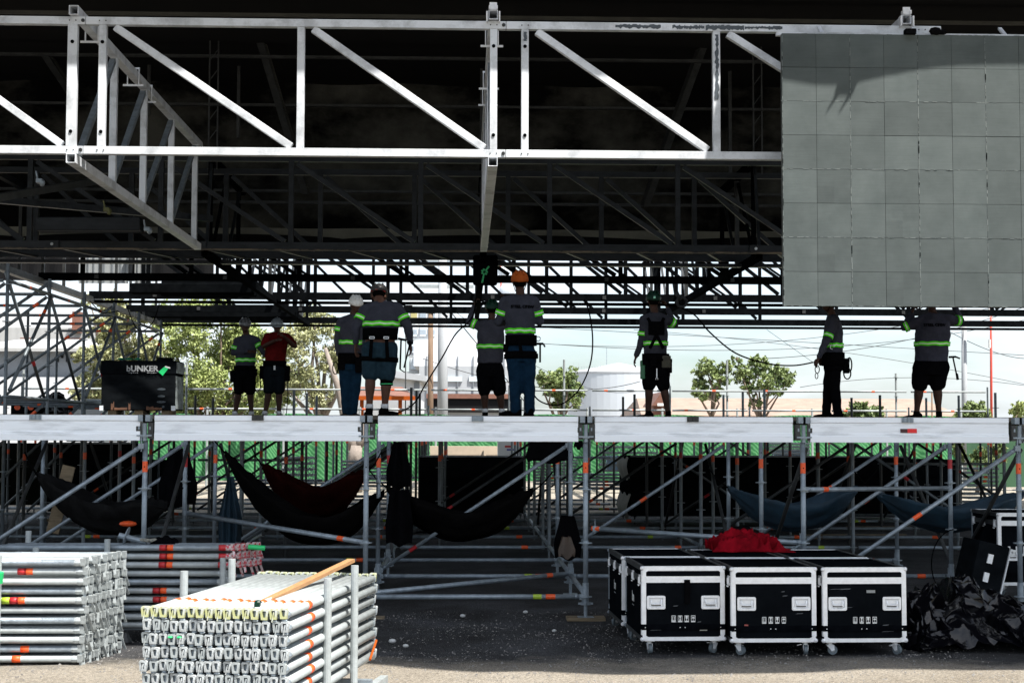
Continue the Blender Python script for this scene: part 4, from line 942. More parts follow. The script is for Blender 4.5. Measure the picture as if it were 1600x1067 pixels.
# black plastic heap
def heap(o0, W, Dp, H, seed, lb, nu=90, nv=70, prof=None):
    m = MB()
    def ridge(p): return 1 - abs(NZ.noise(p)) * 2.4
    def f(u, v):
        x = (u - .5) * W; y = (v - .5) * Dp; pr = prof(u) if prof else 1
        e = max(0, math.sin(math.pi * min(1, u * 1.02))) ** .45 * max(0, math.sin(math.pi * min(1, .02 + v * .9))) ** .75
        p = Vector((u * W * 3.2, v * Dp * 2.6, seed)); q = p + Vector((NZ.noise(p + Vector((9, 0, 0))), NZ.noise(p + Vector((0, 9, 0))), 0)) * .8
        h = e * H * pr * (.62 + .30 * ridge(q * .8) + .22 * NZ.noise(p * .6)) + e ** .3 * (.075 * ridge(q * 2.1) + .035 * ridge(q * 4.6))
        return o0 + Vector((x + .09 * ridge(q * 1.7 + Vector((3, 3, 3))), y + .09 * ridge(q * 1.9 + Vector((5, 1, 3))) * e - .05, max(0.0, h)))
    m.grid(f, nu, nv); o = m.build('plastic_heap', PLAST); mod(o, 'DECIMATE', ratio=.55); mod(o, 'EDGE_SPLIT', split_angle=R(62))
    for p in o.data.polygons: p.use_smooth = True
    return tag(o, lb, 'plastic sheet')
ce = at(1500, 980, 13.0); ce.z = -.01
heap(ce, 1.30, 1.5, .60, 3.3, 'crumpled heap of shiny black plastic sheeting right of the road cases', prof=lambda u: .95 - .35 * abs(u - .55) + .0)
ce2 = at(1437, 975, 12.75); ce2.z = -.01
heap(ce2, .36, .6, .52, 8.1, 'upright fold of shiny black plastic leaning beside the right-hand road case', 40, 40)
# case with lettering at the right edge
T = road_case('road_case', 'road case half hidden behind the rightmost front post, white lettering on its face', X_(1612, 15.3), 15.3, .0, W=.72, Dp=.8, H=.72, side_txt=False, front=False)
T.location.z = .12
me = text_mesh('bUnKER', .135, .0008, .004, sx=1.15); me.materials.append(WHT); put('lettering', me, T, (.0, -.012, .44), (R(90), 0, 0))
# speaker stand / truss bits and bag left of it
T = thing('tilted_road_case', 'road case tilted on edge behind the black plastic heap', 'road case', at(1530, 895, 14.9), 0); 
m = MB(); Mr = Matrix.Rotation(R(14), 3, 'Y'); m.box((0, 0, 0), (.30, .5, .62), Mr); bevel(m.build('body', LAM2, T), .01)
m = MB(); [m.beam(Mr @ Vector((.155, -.255, -.30)), Mr @ Vector((.155, -.255, .30)), .03, .012)]; m.build('edge_trim', ALUC, T)
for z in (.16, -.02): m = MB(); m.box(Mr @ Vector((-.02, -.262, z)), (.05, .02, .09), Mr); m.build('latch', ALUC, T)
m = MB(); m.tube([Vector((-.28 + .0, -.2, .3)) + Vector((.25 * math.cos(t * .13 + 1.7), 0, .34 * math.sin(t * .13 + 1.7) - .2)) for t in range(30)], .006, 6); m.build('cable_loop', CABLE, T, smooth=True)

# ================================================================== BLACK CRATE ON DECK
Yc = 22.0; xa, xb = X_(156, Yc), X_(272, Yc); zt_ = Z_(563, Yc, 210); zb_ = FL + .10
T = thing('stage_crate', 'big battered black crate with white lettering and green sticker standing on the stage', 'crate', ((xa + xb) / 2, Yc, FL)); W = xb - xa; H = zt_ - zb_
m = MB(); m.box((0, .34, .1 + H * .36), (W, .62, H * .72)); bevel(m.build('body', LAM2, T), .012)
m = MB(); m.box((0, .34, .1 + H * .86), (W + .02, .64, H * .28)); bevel(m.build('lid', LAM, T), .015)
SCUF = mat('scuffed_grey_side', (.20, .23, .23), .6, 0, 0, 6, .2, 30, col2=(.015, .018, .018), lo=.4, hi=.6)
m = MB(); m.box((W / 2 + .004, .34, .1 + H * .36), (.012, .56, H * .66)); m.build('side_panel', SCUF, T)
m = MB(); m.box((W / 2 + .014, .34, .1 + H * .86), (.012, .58, H * .22)); m.build('side_panel', SCUF, T)
me = text_mesh('bUNKER', .115, .0008, .004, sx=1.05); me.materials.append(mat('worn_white_print', (.30, .31, .32), .6, 0, .6, 30)); put('lettering', me, T, (.06, .0, .1 + H * .83), (R(90), 0, 0))
rr0 = random.Random(2)
for x0_, n_ in ((-.12, 5), (.14, 5)):
    m = MB()
    for q in range(n_): m.box((x0_ + q * .028, .0, .1 + H * .75 + rr0.uniform(-.002, .002)), (rr0.uniform(.014, .024), .002, rr0.uniform(.006, .013)))
    m.build('worn_print', mat('worn_white_print', (.30, .31, .32), .6), T)
m = MB(); m.add([(-.07, 0, -.02), (-.01, 0, -.075), (.07, 0, .03), (.02, 0, .06)], [(0, 1, 2, 3)]); m.build('green_sticker', mat('green_sticker_m', (.0, .45, .12), .5), T, loc=(W * .34, .012, .1 + H * .80))
m = MB(); m.add([(0, 0, 0), (.075, 0, -.02), (.075, 0, 0), (.005, 0, .02)], [(0, 1, 2, 3)]); m.build('white_sticker', WHT, T, loc=(W * .36, .010, .1 + H * .865))
RB = mat('bare_brown_wood', (.14, .06, .03), .8, 0, .5, 9)
rr = random.Random(4)
for (x, w_, h_) in ((-.36, .045, .11), (-.12, .03, .10), (.17, .10, .04), (.28, .12, .025), (-.25, .2, .02)):
    m = MB(); k = 7; top = [(x + w_ * (i / k - .5), .0285, .12 + h_ * rr.uniform(.6, 1)) for i in range(k + 1)]; bot = [(a[0], .0285, .105) for a in top]
    m.add(top + bot, [(k + 1 + i, k + 2 + i, i + 1, i) for i in range(k)]); m.build('worn_patch', RB, T)
for i, (x, z, a) in enumerate(((.33, .40, .06), (.33, .30, .055), (.33, .22, .065), (.36, .15, .02))):
    m = MB(); m.ell((x, .027, z), (a, .002, .018), 12); m.build('scuff', mat('blue_grey_scuff', (.035, .05, .062), .6, 0, .6, 20), T)
m = MB(); m.box((W / 2 - .02, .02, .13), (.06, .02, .07)); m.build('corner_cap', ALU, T); m = MB(); m.box((-W / 2 + .01, .02, .13), (.05, .02, .07)); m.build('corner_cap', ALU, T)
for s in (-.38, 0, .38): m = MB(); m.box((s, .34, .05), (.12, .5, .1)); m.build('skid', WOOD, T)
m = MB(); m.box((.32, .3, .1 + H + .03), (.2, .2, .045)); tag(m.build('small_black_box', LAM, T), None); 
m = MB(); m.grid(lambda u, v: Vector((-.35 + .35 * u, .1 + .2 * v, .1 + H + .015 + .03 * abs(math.sin(u * 9) * math.sin(v * 5)))), 20, 8); tag(m.build('green_netting', mat('green_net', (.0, .16, .07), .7), loc=((xa + xb) / 2, Yc, FL), smooth=True), 'crumpled green netting on top of the black crate', 'netting')

# ================================================================== UNDER THE STAGE
def crate(px0, px1, py0, py1, Y, Dp, lb, mt=LAM2, nm='covered_crate', trims=True):
    xa, xb = X_(px0, Y), X_(px1, Y); z1 = Z_(py0, Y); z0 = max(.02, Z_(py1, Y)); T = thing(nm, lb, 'crate', ((xa + xb) / 2, Y, 0), 0, 'big black covered crates under the stage'); W = xb - xa
    m = MB(); k = 30
    m.grid(lambda u, v: Vector(((u - .5) * W, -.02 + .05 * NZ.noise(Vector((u * W * 3, v * 2, px0))), z0 + (z1 - z0) * v)), k, 10); m.build('front_sheet', mt, T, smooth=True)
    m = MB(); m.box((0, Dp / 2 + .06, (z0 + z1) / 2), (W, Dp, z1 - z0 - .02)); bevel(m.build('body', LAM2, T), .02)
    if trims: m = MB(); m.beam((-W / 2, -.03, z1), (W / 2, -.03, z1), .04, .03); m.build('top_rail', GALV, T)
    return T
crate(77, 205, 694, 800, 27.6, 1.2, 'black covered crate at the far left under the stage')
crate(-20, 70, 694, 790, 29.5, 1.0, 'greenish louvred crate at the left edge under the stage', mat('olive_panel', (.035, .04, .03), .7, 0, .4, 1, stretch=(14, 1, 1)), trims=False)
crate(656, 822, 713, 802, 29.6, 1.6, 'long black crate with a pale plastic lip in the middle under the stage')
T = crate(985, 1288, 712, 806, 28.5, 2.0, 'longest black crate, its left end draped in grey canvas')
m = MB(); W = X_(1288, 28.5) - X_(985, 28.5); m.grid(lambda u, v: Vector((-W / 2 - .02 - .05 * math.sin(v * 9), 0 + 1.9 * u, .12 + 1.15 * v + .03 * math.sin(u * 14))), 14, 14); m.build('canvas_flap', CREAM, T, smooth=True)
crate(1292, 1420, 712, 806, 29.6, 1.5, 'black crate right of the longest one, with a white tag')
crate(1445, 1500, 716, 800, 31.5, 1.5, 'narrow black crate at the right under the stage', trims=False)
crate(210, 262, 720, 800, 31.0, 1.2, 'small black crate left of the far pipe stack under the stage', trims=False)
def hammock(a, b, sag, wd, mt, lb, ga='dark hammocks slung under the stage', skew=0):
    a = Vector(a); b = Vector(b); m = MB()
    def f(u, v):
        p = a.lerp(b, u); s = math.sin(math.pi * u); open_ = min(1, s * 1.7) ** .8; q = (v - .5) * 2
        p = p + Vector((0, q * wd / 2 * open_, -sag * 4 * u * (1 - u) + open_ * wd * .42 * q * q - open_ * .12 + (1 - open_) * .03 * q))
        return p + Vector((0, 0, skew * q * open_ * .1 + .035 * NZ.noise(Vector((u * 6, v * 14 * (1.2 - .6 * open_), sag))) + .012 * math.sin(v * 30 + 4 * u)))
    m.grid(f, 60, 22); o = m.build('hammock', mt, smooth=True); mod(o, 'SOLIDIFY', thickness=.006)
    for e, g_ in ((a, (a - b).normalized()), (b, (b - a).normalized())):
        for q in (-.02, .02): m = MB(); m.tube([e + Vector((0, q, 0)), e + g_ * .12 + Vector((0, 0, .10)), e + g_ * .22 + Vector((0, 0, .22))], .008, 5); m.build('cord', CABLE, o, smooth=True)
    return tag(o, lb, 'hammock', ga)
hammock(at(410, 728, 17.5), at(574, 738, 16.2), .42, .8, HAMR, 'dark hammock with a reddish underside left of the second front post')
hammock(at(352, 708, 15.8), at(600, 770, 16.6), .60, .7, HAMK, 'black hammock hanging lowest, from the teal cloth to the second front post')
hammock(at(58, 742, 17.0), at(262, 790, 15.8), .32, .75, mat('charcoal_hammock_cloth', (.035, .035, .035), .8, 0, .5, 4, .3, 20), 'charcoal hammock at the left above the tube stacks')
hammock(at(604, 762, 16.8), at(832, 768, 16.6), .42, .7, HAMK, 'black hammock slung across the middle bay')
hammock(at(1137, 762, 18.0), at(1340, 764, 17.6), .36, .7, HAMB, 'blue hammock between the right-hand posts', 'blue hammocks slung under the stage')
hammock(at(1366, 768, 17.0), at(1600, 772, 17.0), .30, .6, HAMB, 'blue hammock at the far right under the stage', 'blue hammocks slung under the stage')
def drape(px0, py0, px1, py1, Y, mt, lb, nm, cat, fold=14, taper=.4):
    m = MB(); a = at(px0, py0, Y); b = at(px1, py1, Y); W = b.x - a.x; H = a.z - b.z
    def side(sg): return lambda u, v: Vector((a.x + W * (.5 + (u - .5) * (taper + (1 - taper) * min(1, v * 1.6)) * (1 - .25 * max(0, v - .75) * 4 * .3)), Y + sg * (.05 + .04 * math.sin(u * math.pi)) + .03 * math.sin(u * fold), a.z - H * v + .02 * math.sin(u * 9) * (v > .9)))
    m.grid(side(-1), 22, 16); m.grid(lambda u, v: side(1)(1 - u, v), 22, 16); o = m.build(nm, mt, smooth=True); return tag(o, lb, cat, 'clothes and bags hung under the stage')
drape(250, 700, 306, 790, 17.3, PANT, 'black jacket hanging between the two left-hand front posts', 'hanging_jacket', 'jacket')
drape(343, 745, 376, 848, 16.8, HAMB, 'teal cloth hanging down left of the black hammock', 'hanging_cloth', 'cloth', 20, .2)
drape(604, 690, 642, 762, 18.0, PANT, 'black cloth hanging just right of the second front post', 'hanging_cloth', 'cloth')
drape(822, 690, 896, 722, 17.4, PANT, 'black cloth bundled under the middle of the deck', 'hanging_cloth', 'cloth', 10, .8)
drape(897, 688, 911, 700, 15.5, PANT, 'small dark bag tied beside the middle front post', 'hanging_bag', 'bag', 5, .7)
drape(866, 806, 908, 872, 16.0, PANT, 'black rucksack hanging on the post behind the middle front post', 'hanging_bag', 'bag', 6, .5)
drape(872, 838, 898, 870, 15.85, mat('brown_leather', (.09, .06, .04), .6, 0, .4, 8), 'brown bag hanging in front of the black rucksack', 'hanging_bag', 'bag', 5, .5)
drape(603, 765, 645, 850, 16.4, PANT, 'large black rucksack beside the second front post', 'hanging_bag', 'bag', 8, .7)
# planks, boxes and debris under the stage
for k, (a, b, Y, lb) in enumerate([((108, 728), (82, 832), 17.4, 'upright weathered plank leaning at the left under the stage')]):
    m = MB(); m.beam(at(*a, Y), at(*b, Y), .14, .03, (0, 1, 0)); tag(m.build('leaning_plank', WOOD), lb, 'plank')
m = MB(); a = at(200, 818, 15.6); m.ell(a, (.09, .06, .03), 12); tag(m.build('orange_sandals', ORG, smooth=True), 'orange cloth lying in the charcoal hammock', 'cloth')
rr = random.Random(9)
for k in range(16):
    Y = rr.uniform(19, 31); x = rr.uniform(-.28, .30) * Y; L = rr.uniform(.8, 2.4)
    m = MB(); a_ = rr.uniform(-.25, .25); m.beam((x - L / 2, Y, .05), (x + L / 2, Y + a_, .05), rr.uniform(.08, .2), rr.uniform(.03, .09)); 
    tag(m.build('loose_plank', [WOOD, DGAL, LAM2][k % 3]), f'{["weathered plank", "dull steel plank", "black board"][k % 3]} lying on the ground under the stage, {ORD[k]} made out from the front' if 0 else f'{["weathered", "dull steel", "black"][k % 3]} plank on ground {Y / 2.07 - 7:.0f} bays back under the stage, {ORD[k % 16]} of the boards', 'plank', 'loose planks on the ground under the stage')
# cables
def cable(pts, lb, r=.012, grp='black cables hanging over the stage', mt=None):
    P = [Vector(p) for p in pts]; out = []
    for i in range(len(P) - 1):
        p0, p1, p2, p3 = P[max(0, i - 1)], P[i], P[i + 1], P[min(len(P) - 1, i + 2)]
        for s in range(8):
            t = s / 8; out.append(.5 * ((2 * p1) + (p2 - p0) * t + (2 * p0 - 5 * p1 + 4 * p2 - p3) * t * t + (3 * p1 - p0 - 3 * p2 + p3) * t ** 3))
    out.append(P[-1]); m = MB(); m.tube(out, r, 6); return tag(m.build('cable', mt or CABLE, smooth=True), lb, 'cable', grp)
A = lambda Y, *q: [at(x, y, Y) for x, y in q]
cable(A(22, (745, 455), (738, 495), (712, 522), (690, 560), (665, 600), (645, 632), (612, 648), (590, 649)), 'black cable sagging to the stage left of the man in black shorts')
cable(A(22.5, (913, 468), (921, 490), (926, 530), (922, 570), (905, 608), (880, 630), (858, 632), (838, 622), (828, 600)), 'black cable looping down right of the man in jeans')
cable(A(21.6, (1030, 476), (1060, 480), (1085, 492), (1110, 520), (1150, 552), (1200, 568), (1240, 571), (1271, 566)), 'black cable held by the man under the screen, rising left to the roof')
cable(A(23, (140, 470), (160, 488), (185, 486)), 'short cable loop at the left over the crate', .008)
cable(A(24, (195, 470), (215, 515), (238, 505), (250, 470)), 'second thin cable loop over the black crate', .008)
cable(A(30, (1198, 515), (1270, 566)), 'thin black wire end near the standing man', .004)
m = MB(); a = at(1065, 472, 21.5); m.tube([a + Vector((.07 * math.cos(t * .5), 0, .07 * math.sin(t * .5))) for t in range(14)], .02, 8); m.tube([a + Vector((-.08, 0, .15)), a + Vector((-.02, .0, .03))], .03, 8); tag(m.build('hanging_shackle', BLK2, smooth=True), 'dark ring shackle hanging from the truss right of the man with the green helmet', 'shackle')
m = MB(); a = at(672, 0, 21)
for k, (px, py, Y, lb) in enumerate([(62, 283, 24, 'small pale block in the dark left roof'), (167, 328, 26, 'yellowish chain hoist in the dark left roof'), (230, 358, 26, 'small white tag hanging at the left of the dark truss'), (1178, 20, 30, 'pale strap end near the top of the lattice ladder')]):
    m = MB(); p = at(px, py, Y); m.box(p, (.10, .1, .07)); m.beam(p + Vector((-.03, 0, .0)), p + Vector((-.06, 0, .16)), .025, .03); m.ell(p + Vector((.04, 0, -.03)), (.05, .05, .06), 8); bevel(m.build('rigging_bit', GALV if k != 1 else mat('olive_hoist', (.10, .10, .03), .6)), .01); tag(COL.objects[-1], lb, 'rigging part', 'small rigging parts in the dark roof')
m = MB(); p = at(757, 425, 31.5)
for k in range(7):
    d = Vector((math.cos(k * .9), 0, math.sin(k * .9))) * (.07 + .08 * (k % 3) * (k % 2)); m.beam(p, p + d, .03, .035)
tag(m.build('green_ribbon', GRN), 'bright green ribbon knotted on the black truss over the crew', 'ribbon')
p = at(757, 432, 31.9); m = MB(); m.box((p.x + .02, p.y + .3, p.z + .16), (.52, .4, .62)); tag(bevel(m.build('motor_box', BLK), .05), 'black box hanging in the roof behind the green ribbon', 'box')
# ================================================================== PEOPLE
def V(*a): return Vector(a)
wr_tex = bpy.data.textures.new('wrinkles', 'CLOUDS'); wr_tex.noise_scale = .11; wr_tex.noise_depth = 2
def ellring(c, lat, fwd, a, b, n=18):
    return [c + lat * (a * math.cos(2 * math.pi * k / n)) + fwd * (b * math.sin(2 * math.pi * k / n)) for k in range(n)]
def limb(m, pts, rs, n=12):
    P = []; Rr = []
    for i in range(len(pts) - 1):
        for s in range(4):
            t = s / 4; P.append(pts[i].lerp(pts[i + 1], t)); Rr.append(rs[i] + (rs[i + 1] - rs[i]) * t)
    P.append(pts[-1]); Rr.append(rs[-1]); m.tube(P, Rr, n)
    for p, r in zip(pts, rs): m.ell(p, (r, r, r), n)
def hand(m, w, d, palm_n, side, curl=.5, k=1):
    d = d.normalized(); x = d.cross(palm_n).normalized(); nrm = x.cross(d).normalized()
    M = Matrix((x, d, nrm)).transposed()
    m.ell(w + d * .045 * k, (.036 * k, .052 * k, .016 * k), 12, M)
    for i, (off, L) in enumerate(((-.027, .070), (-.009, .080), (.009, .075), (.026, .060))):
        p = w + d * .080 * k + x * off * k; a = 0; pts = [p - d * .02 * k, p]
        for s in range(3):
            a += curl * (.5 + .25 * s) + .06 * i; dd = d * math.cos(a) - nrm * math.sin(a)
            p = p + dd * (L * k * (.42, .33, .25)[s]); pts.append(p)
        m.tube(pts, [.0095 * k, .0095 * k, .0088 * k, .008 * k, .0068 * k], 7); m.ell(pts[-1], (.0066 * k,) * 3, 6)
    p = w + d * .025 * k - x * .028 * k * side; q = p + (d * .030 - x * .018 * side - nrm * .012) * k; r = q + (d * .030 - x * .002 * side - nrm * .014) * k
    m.tube([p, q, r], [.0125 * k, .0105 * k, .008 * k], 8); m.ell(r, (.008 * k,) * 3, 6)
def fin(o, vx, it=3, wr=0):
    mod(o, 'REMESH', mode='VOXEL', voxel_size=vx, use_smooth_shade=True)
    if wr: mod(o, 'DISPLACE', texture=wr_tex, strength=wr, mid_level=.5, texture_coords='GLOBAL')
    mod(o, 'SMOOTH', factor=.6, iterations=it)
    return o
def person(lb, Y, floor, J, face, top=SHIRT, legs='shorts', legm=PANT, skin=SKINM, fat=1, k=1, helmet=None, hemz=None, sleeves=True, stripe=None, astr=None, short_z=.50, hands=(.5, .5), hdir=None, sock=True, headface=None, hipw=1):
    ja = {}
    for n, v in J.items():
        if v is None: continue
        dy = v[2] if len(v) > 2 else 0
        ja[n] = at(v[0], v[1], Y + dy)
    f = V(face[0], face[1], 0).normalized(); lat = V(f.y, -f.x, 0)   # person's right-hand side
    fc = (ja['anL'] + ja['anR']) / 2; org = V(fc.x, fc.y, floor)
    T = thing('person', lb, 'person', org, 0, 'crew at work on the stage')
    L = {n: p - org for n, p in ja.items()}
    for s in 'LR':
        L['an' + s].z = .085 * k
    hipc = (L['hipL'] + L['hipR']) / 2; sh = (L['shL'] + L['shR']) / 2
    neck = L['neck']; chest = sh.lerp(hipc, .28); waist = sh.lerp(hipc, .72)
    # ---------- body, one continuous mesh
    m = MB(); n = 18
    shw = (L['shR'] - L['shL']).length / 2
    rings = [(hipc - V(0, 0, .10 * k), .12, .085), (hipc, .16 * hipw, .105), (waist, .14, .095), (chest, .16, .11), (sh - V(0, 0, .03 * k), .15, .09), (sh + (neck - sh) * .5, .09, .07), (neck, .052, .055)]
    ff = lambda a: a * k * (1 + (fat - 1))
    def tors(extra=0, rs_=rings, i0=0, i1=None):
        sel = rs_[i0:i1]; return [ellring(c, lat, f, ff(a) + extra, ff(b) + extra, n) for c, a, b in sel]
    m.loft(tors())
    hd = L['head']; hf = V(*headface).normalized() if headface else f
    hl = hf.cross(V(0, 0, 1)).normalized(); hu = hl.cross(hf).normalized(); HM_ = Matrix((hl, hf, hu)).transposed()
    limb(m, [neck, hd + hu * (-.05 * k)], [.056 * k, .052 * k])
    m.ell(hd + hu * .012 * k, (.076 * k, .094 * k, .108 * k), 16, HM_)
    m.ell(hd + hu * (-.055 * k) + hf * .025 * k, (.056 * k, .066 * k, .062 * k), 14, HM_)
    m.tube([hd + hf * .088 * k + hu * .008 * k, hd + hf * .112 * k - hu * .026 * k], [.010 * k, .018 * k], 8)
    m.ell(hd + hf * .088 * k - hu * .060 * k, (.027 * k, .014 * k, .007 * k), 8, HM_); m.ell(hd + hf * .086 * k - hu * .074 * k, (.024 * k, .013 * k, .007 * k), 8, HM_)
    m.ell(hd + hf * .080 * k + hu * .026 * k, (.052 * k, .016 * k, .009 * k), 10, HM_)
    for s in (-1, 1): m.ell(hd + hl * s * .079 * k - hu * .012 * k, (.010 * k, .020 * k, .031 * k), 8, HM_)
    for i, s in enumerate('LR'):
        limb(m, [L['sh' + s], L['el' + s], L['wr' + s]], [.052 * k * fat ** .5, .041 * k, .028 * k])
        d = (L['wr' + s] - L['el' + s]).normalized()
        if hdir and hdir[i]: d = V(*hdir[i]).normalized()
        inward = (hipc + V(0, 0, .1) - L['wr' + s]); pn = inward - d * inward.dot(d); pn.normalize()
        side = 1 if d.cross(pn).dot(f) > 0 else -1
        hand(m, L['wr' + s] + d * .012, d, -pn, side, hands[i], k)
        kn = L['kn' + s]; an = L['an' + s]; calf = kn.lerp(an, .30) - f * .012
        limb(m, [L['hip' + s], kn, calf, kn.lerp(an, .7), an], [.088 * k * fat ** .6, .058 * k * fat ** .3, .059 * k * fat ** .3, .042 * k, .036 * k])
    body = fin(m.build('body', skin, T), .0095, 2)
    # eyes and hair
    for s in (-1, 1):
        m = MB(); m.ell(hd + hf * .079 * k + hl * s * .031 * k + hu * .008 * k, (.011 * k,) * 3, 8); m.k = 1; m.ell(hd + hf * .0885 * k + hl * s * .031 * k + hu * .008 * k, (.005 * k,) * 3, 6); m.build('eye', [EYE, BLK], T, smooth=True)
    m = MB(); m.ell(hd + hu * .022 * k - hf * .010 * k, (.081 * k, .094 * k, .108 * k), 16, HM_)
    m.v = [v for v in m.v]; m.build('hair', HAIR, T, smooth=True)
    # ---------- shirt
    hem = hemz if hemz is not None else -.02
    m = MB(); e = .022 * k
    hc = waist.lerp(hipc, .55 + hem)
    sr = [(hc - V(0, 0, .02), .160, .112), (waist, .158, .108), (chest, .172, .118), (sh - V(0, 0, .03 * k), .160, .096), (sh + (neck - sh) * .5, .095, .072), (neck - V(0, 0, .01), .062, .062)]
    m.loft([ellring(c, lat, f, ff(a) + e * .5, ff(b) + e * .5, n) for c, a, b in sr])
    for i, s in enumerate('LR'):
        a, b, c = L['sh' + s], L['el' + s], L['wr' + s]
        if sleeves: limb(m, [a, b, b.lerp(c, .93)], [.066 * k * fat ** .5, .055 * k, .040 * k])
        else: limb(m, [a, a.lerp(b, .8)], [.072 * k * fat ** .5, .062 * k])
    for s in 'LR':
        a = L['sh' + s]; limb(m, [neck - V(0, 0, .035 * k), a + V(0, 0, .004)], [.060 * k, .062 * k * fat ** .5]); limb(m, [sh.lerp(a, .55) - V(0, 0, .05 * k), chest.lerp(a, .35)], [.085 * k * fat ** .5, .10 * k * fat])
    fin(m.build('shirt', top, T), .013, 4, .03)
    for i, s in enumerate('LR'):
        a, b, c = L['sh' + s], L['el' + s], L['wr' + s]
        if sleeves: mm_ = MB(); mm_.tube([b.lerp(c, .88), b.lerp(c, .95)], [.041 * k, .038 * k], 12); mm_.build('cuff', top, T, smooth=True)
    def bands(fn, nm='stripe'):
        for (t0, t1, mt) in ((-.030, -.009, HIVIS), (-.009, .009, REFL), (.009, .030, HIVIS)):
            m = MB(); m.loft([fn(t0), fn((t0 + t1) / 2), fn(t1)], cap=False); o = m.build(nm, mt, T, smooth=True); mod(o, 'SOLIDIFY', thickness=.006)
    if stripe is not None:
        ax = (sh - hipc).normalized(); L0 = (sh - hipc).length
        def tb(t):
            u = stripe + t / L0; c = hipc.lerp(sh, u)
            # interpolate widths
            ua = [(0, .160, .112), (.28, .158, .108), (.72, .172, .118), (1, .160, .096)]
            for q in range(3):
                if ua[q][0] <= u <= ua[q + 1][0]:
                    w_ = (u - ua[q][0]) / (ua[q + 1][0] - ua[q][0]); A_ = ua[q][1] + (ua[q + 1][1] - ua[q][1]) * w_; B_ = ua[q][2] + (ua[q + 1][2] - ua[q][2]) * w_
            return [p + V(0, 0, .006 * math.sin(j * 1.9)) for j, p in enumerate(ellring(c, lat, f, ff(A_) + e * .5 + .014, ff(B_) + e * .5 + .014, 28))]
        bands(tb)
    if astr is not None:
        for i, s in enumerate('LR'):
            if astr[i] is None: continue
            a, b = L['sh' + s], L['el' + s]; d = (b - a).normalized(); x = d.cross(V(.1, 1, .05)).normalized(); y = d.cross(x)
            r0 = (.071 * fat ** .5 * (1 - astr[i]) + .056 * astr[i]) * k + .012
            bands(lambda t: [a.lerp(b, astr[i]) + d * t + x * r0 * math.cos(j * math.pi / 9) + y * r0 * math.sin(j * math.pi / 9) for j in range(18)], 'arm_stripe')
    # ---------- trousers
    m = MB(); wt = waist.lerp(hipc, .45)
    m.loft([ellring(c, lat, f, ff(a), ff(b), n) for c, a, b in [(wt, .158 * hipw, .112), (hipc, .182 * hipw, .128), (hipc - V(0, 0, .11 * k), .165 * hipw, .118)]])
    for s in 'LR':
        h, kn, an = L['hip' + s] - V(0, 0, .02), L['kn' + s], L['an' + s]
        if legs == 'shorts': limb(m, [h, h.lerp(kn, short_z * 2 if short_z < .5 else .92)], [.112 * k * fat ** .5, .098 * k * fat ** .5])
        else: limb(m, [h, kn, kn.lerp(an, .5), an + V(0, 0, -.01)], [.108 * k, .078 * k, .070 * k, .062 * k])
    fin(m.build('shorts' if legs == 'shorts' else 'trousers', legm, T), .014, 2, .028)
    # ---------- shoes
    for i, s in enumerate('LR'):
        an = L['an' + s]; fd = V(*J['toe' + s]) if isinstance(J.get('toe' + s), tuple) and 0 else f
        td = TOE.get(lb, (None, None))[i]; fd = V(*td, 0).normalized() if td else f
        sl = V(fd.y, -fd.x, 0); Ms = Matrix((sl, fd, V(0, 0, 1))).transposed(); b = an - V(0, 0, .085 * k)
        m = MB(); m.ell(b + fd * .055 * k + V(0, 0, .036), (.045 * k, .135 * k, .034), 14, Ms); m.ell(b + fd * (-.03) + V(0, 0, .055), (.040 * k, .055 * k, .055), 12, Ms); m.ell(b + fd * .12 * k + V(0, 0, .032), (.044 * k, .06 * k, .030), 12, Ms); m.box(b + fd * .05 * k + V(0, 0, .012), (.075 * k, .25 * k, .022), Ms)
        limb(m, [b + V(0, 0, .06), b + V(0, 0, .10)], [.045 * k, .046 * k])
        fin(m.build('shoe', SHOE, T), .011, 2)
        if sock and legs == 'shorts': m = MB(); m.tube([b + V(0, 0, .10), b + V(0, 0, .155)], [.046 * k, .045 * k], 14); m.build('sock', SOCK, T, smooth=True)
    # ---------- helmet
    if helmet:
        kind, hm_ = helmet; m = MB(); c = hd + hu * .028 * k; N = 20
        rings_ = []
        for i in range(9):
            ph = math.pi / 2 * i / 8; rr_ = math.sin(ph); zz = math.cos(ph)
            rings_.append([c + hl * (.106 * k * max(rr_, .02) * math.cos(2 * math.pi * q / N)) + hf * (.128 * k * max(rr_, .02) * math.sin(2 * math.pi * q / N)) + hu * (.115 * k * zz + (.010 * math.cos(4 * math.pi * q / N) if kind == 'climb' else 0) * rr_) for q in range(N)])
        if kind == 'climb':
            rings_.append([c + (p - c) * 1.0 - hu * .028 for p in rings_[-1]])
        m.loft(rings_, cap=True); o = m.build('helmet', hm_, T, smooth=True)
        if kind == 'brim':
            m = MB(); m.loft([[c + hl * (a * k * math.cos(2 * math.pi * q / N)) + hf * (b * k * math.sin(2 * math.pi * q / N)) - hu * dz for q in range(N)] for a, b, dz in ((.100, .12, -.004), (.150, .170, .014), (.148, .168, .022), (.100, .12, .006))], cap=False); m.build('brim', hm_, o, smooth=True)
            m = MB(); m.tube([c + hf * (.128 * k * math.cos(t * math.pi / 8)) + hu * (.116 * k * math.sin(t * math.pi / 8) + .004) for t in range(9)], .009, 6); m.build('ridge', hm_, o, smooth=True)
        else:
            for s in (-1, 0, 1):
                m = MB(); m.tube([c + hl * s * .045 * k * (1 if s else 0) + hf * (.12 * k * math.cos(.5 + t * (math.pi - 1) / 7)) + hu * (.113 * k * math.sin(.5 + t * (math.pi - 1) / 7)) for t in range(8)], .010, 6); m.build('rib', hm_, o, smooth=True)
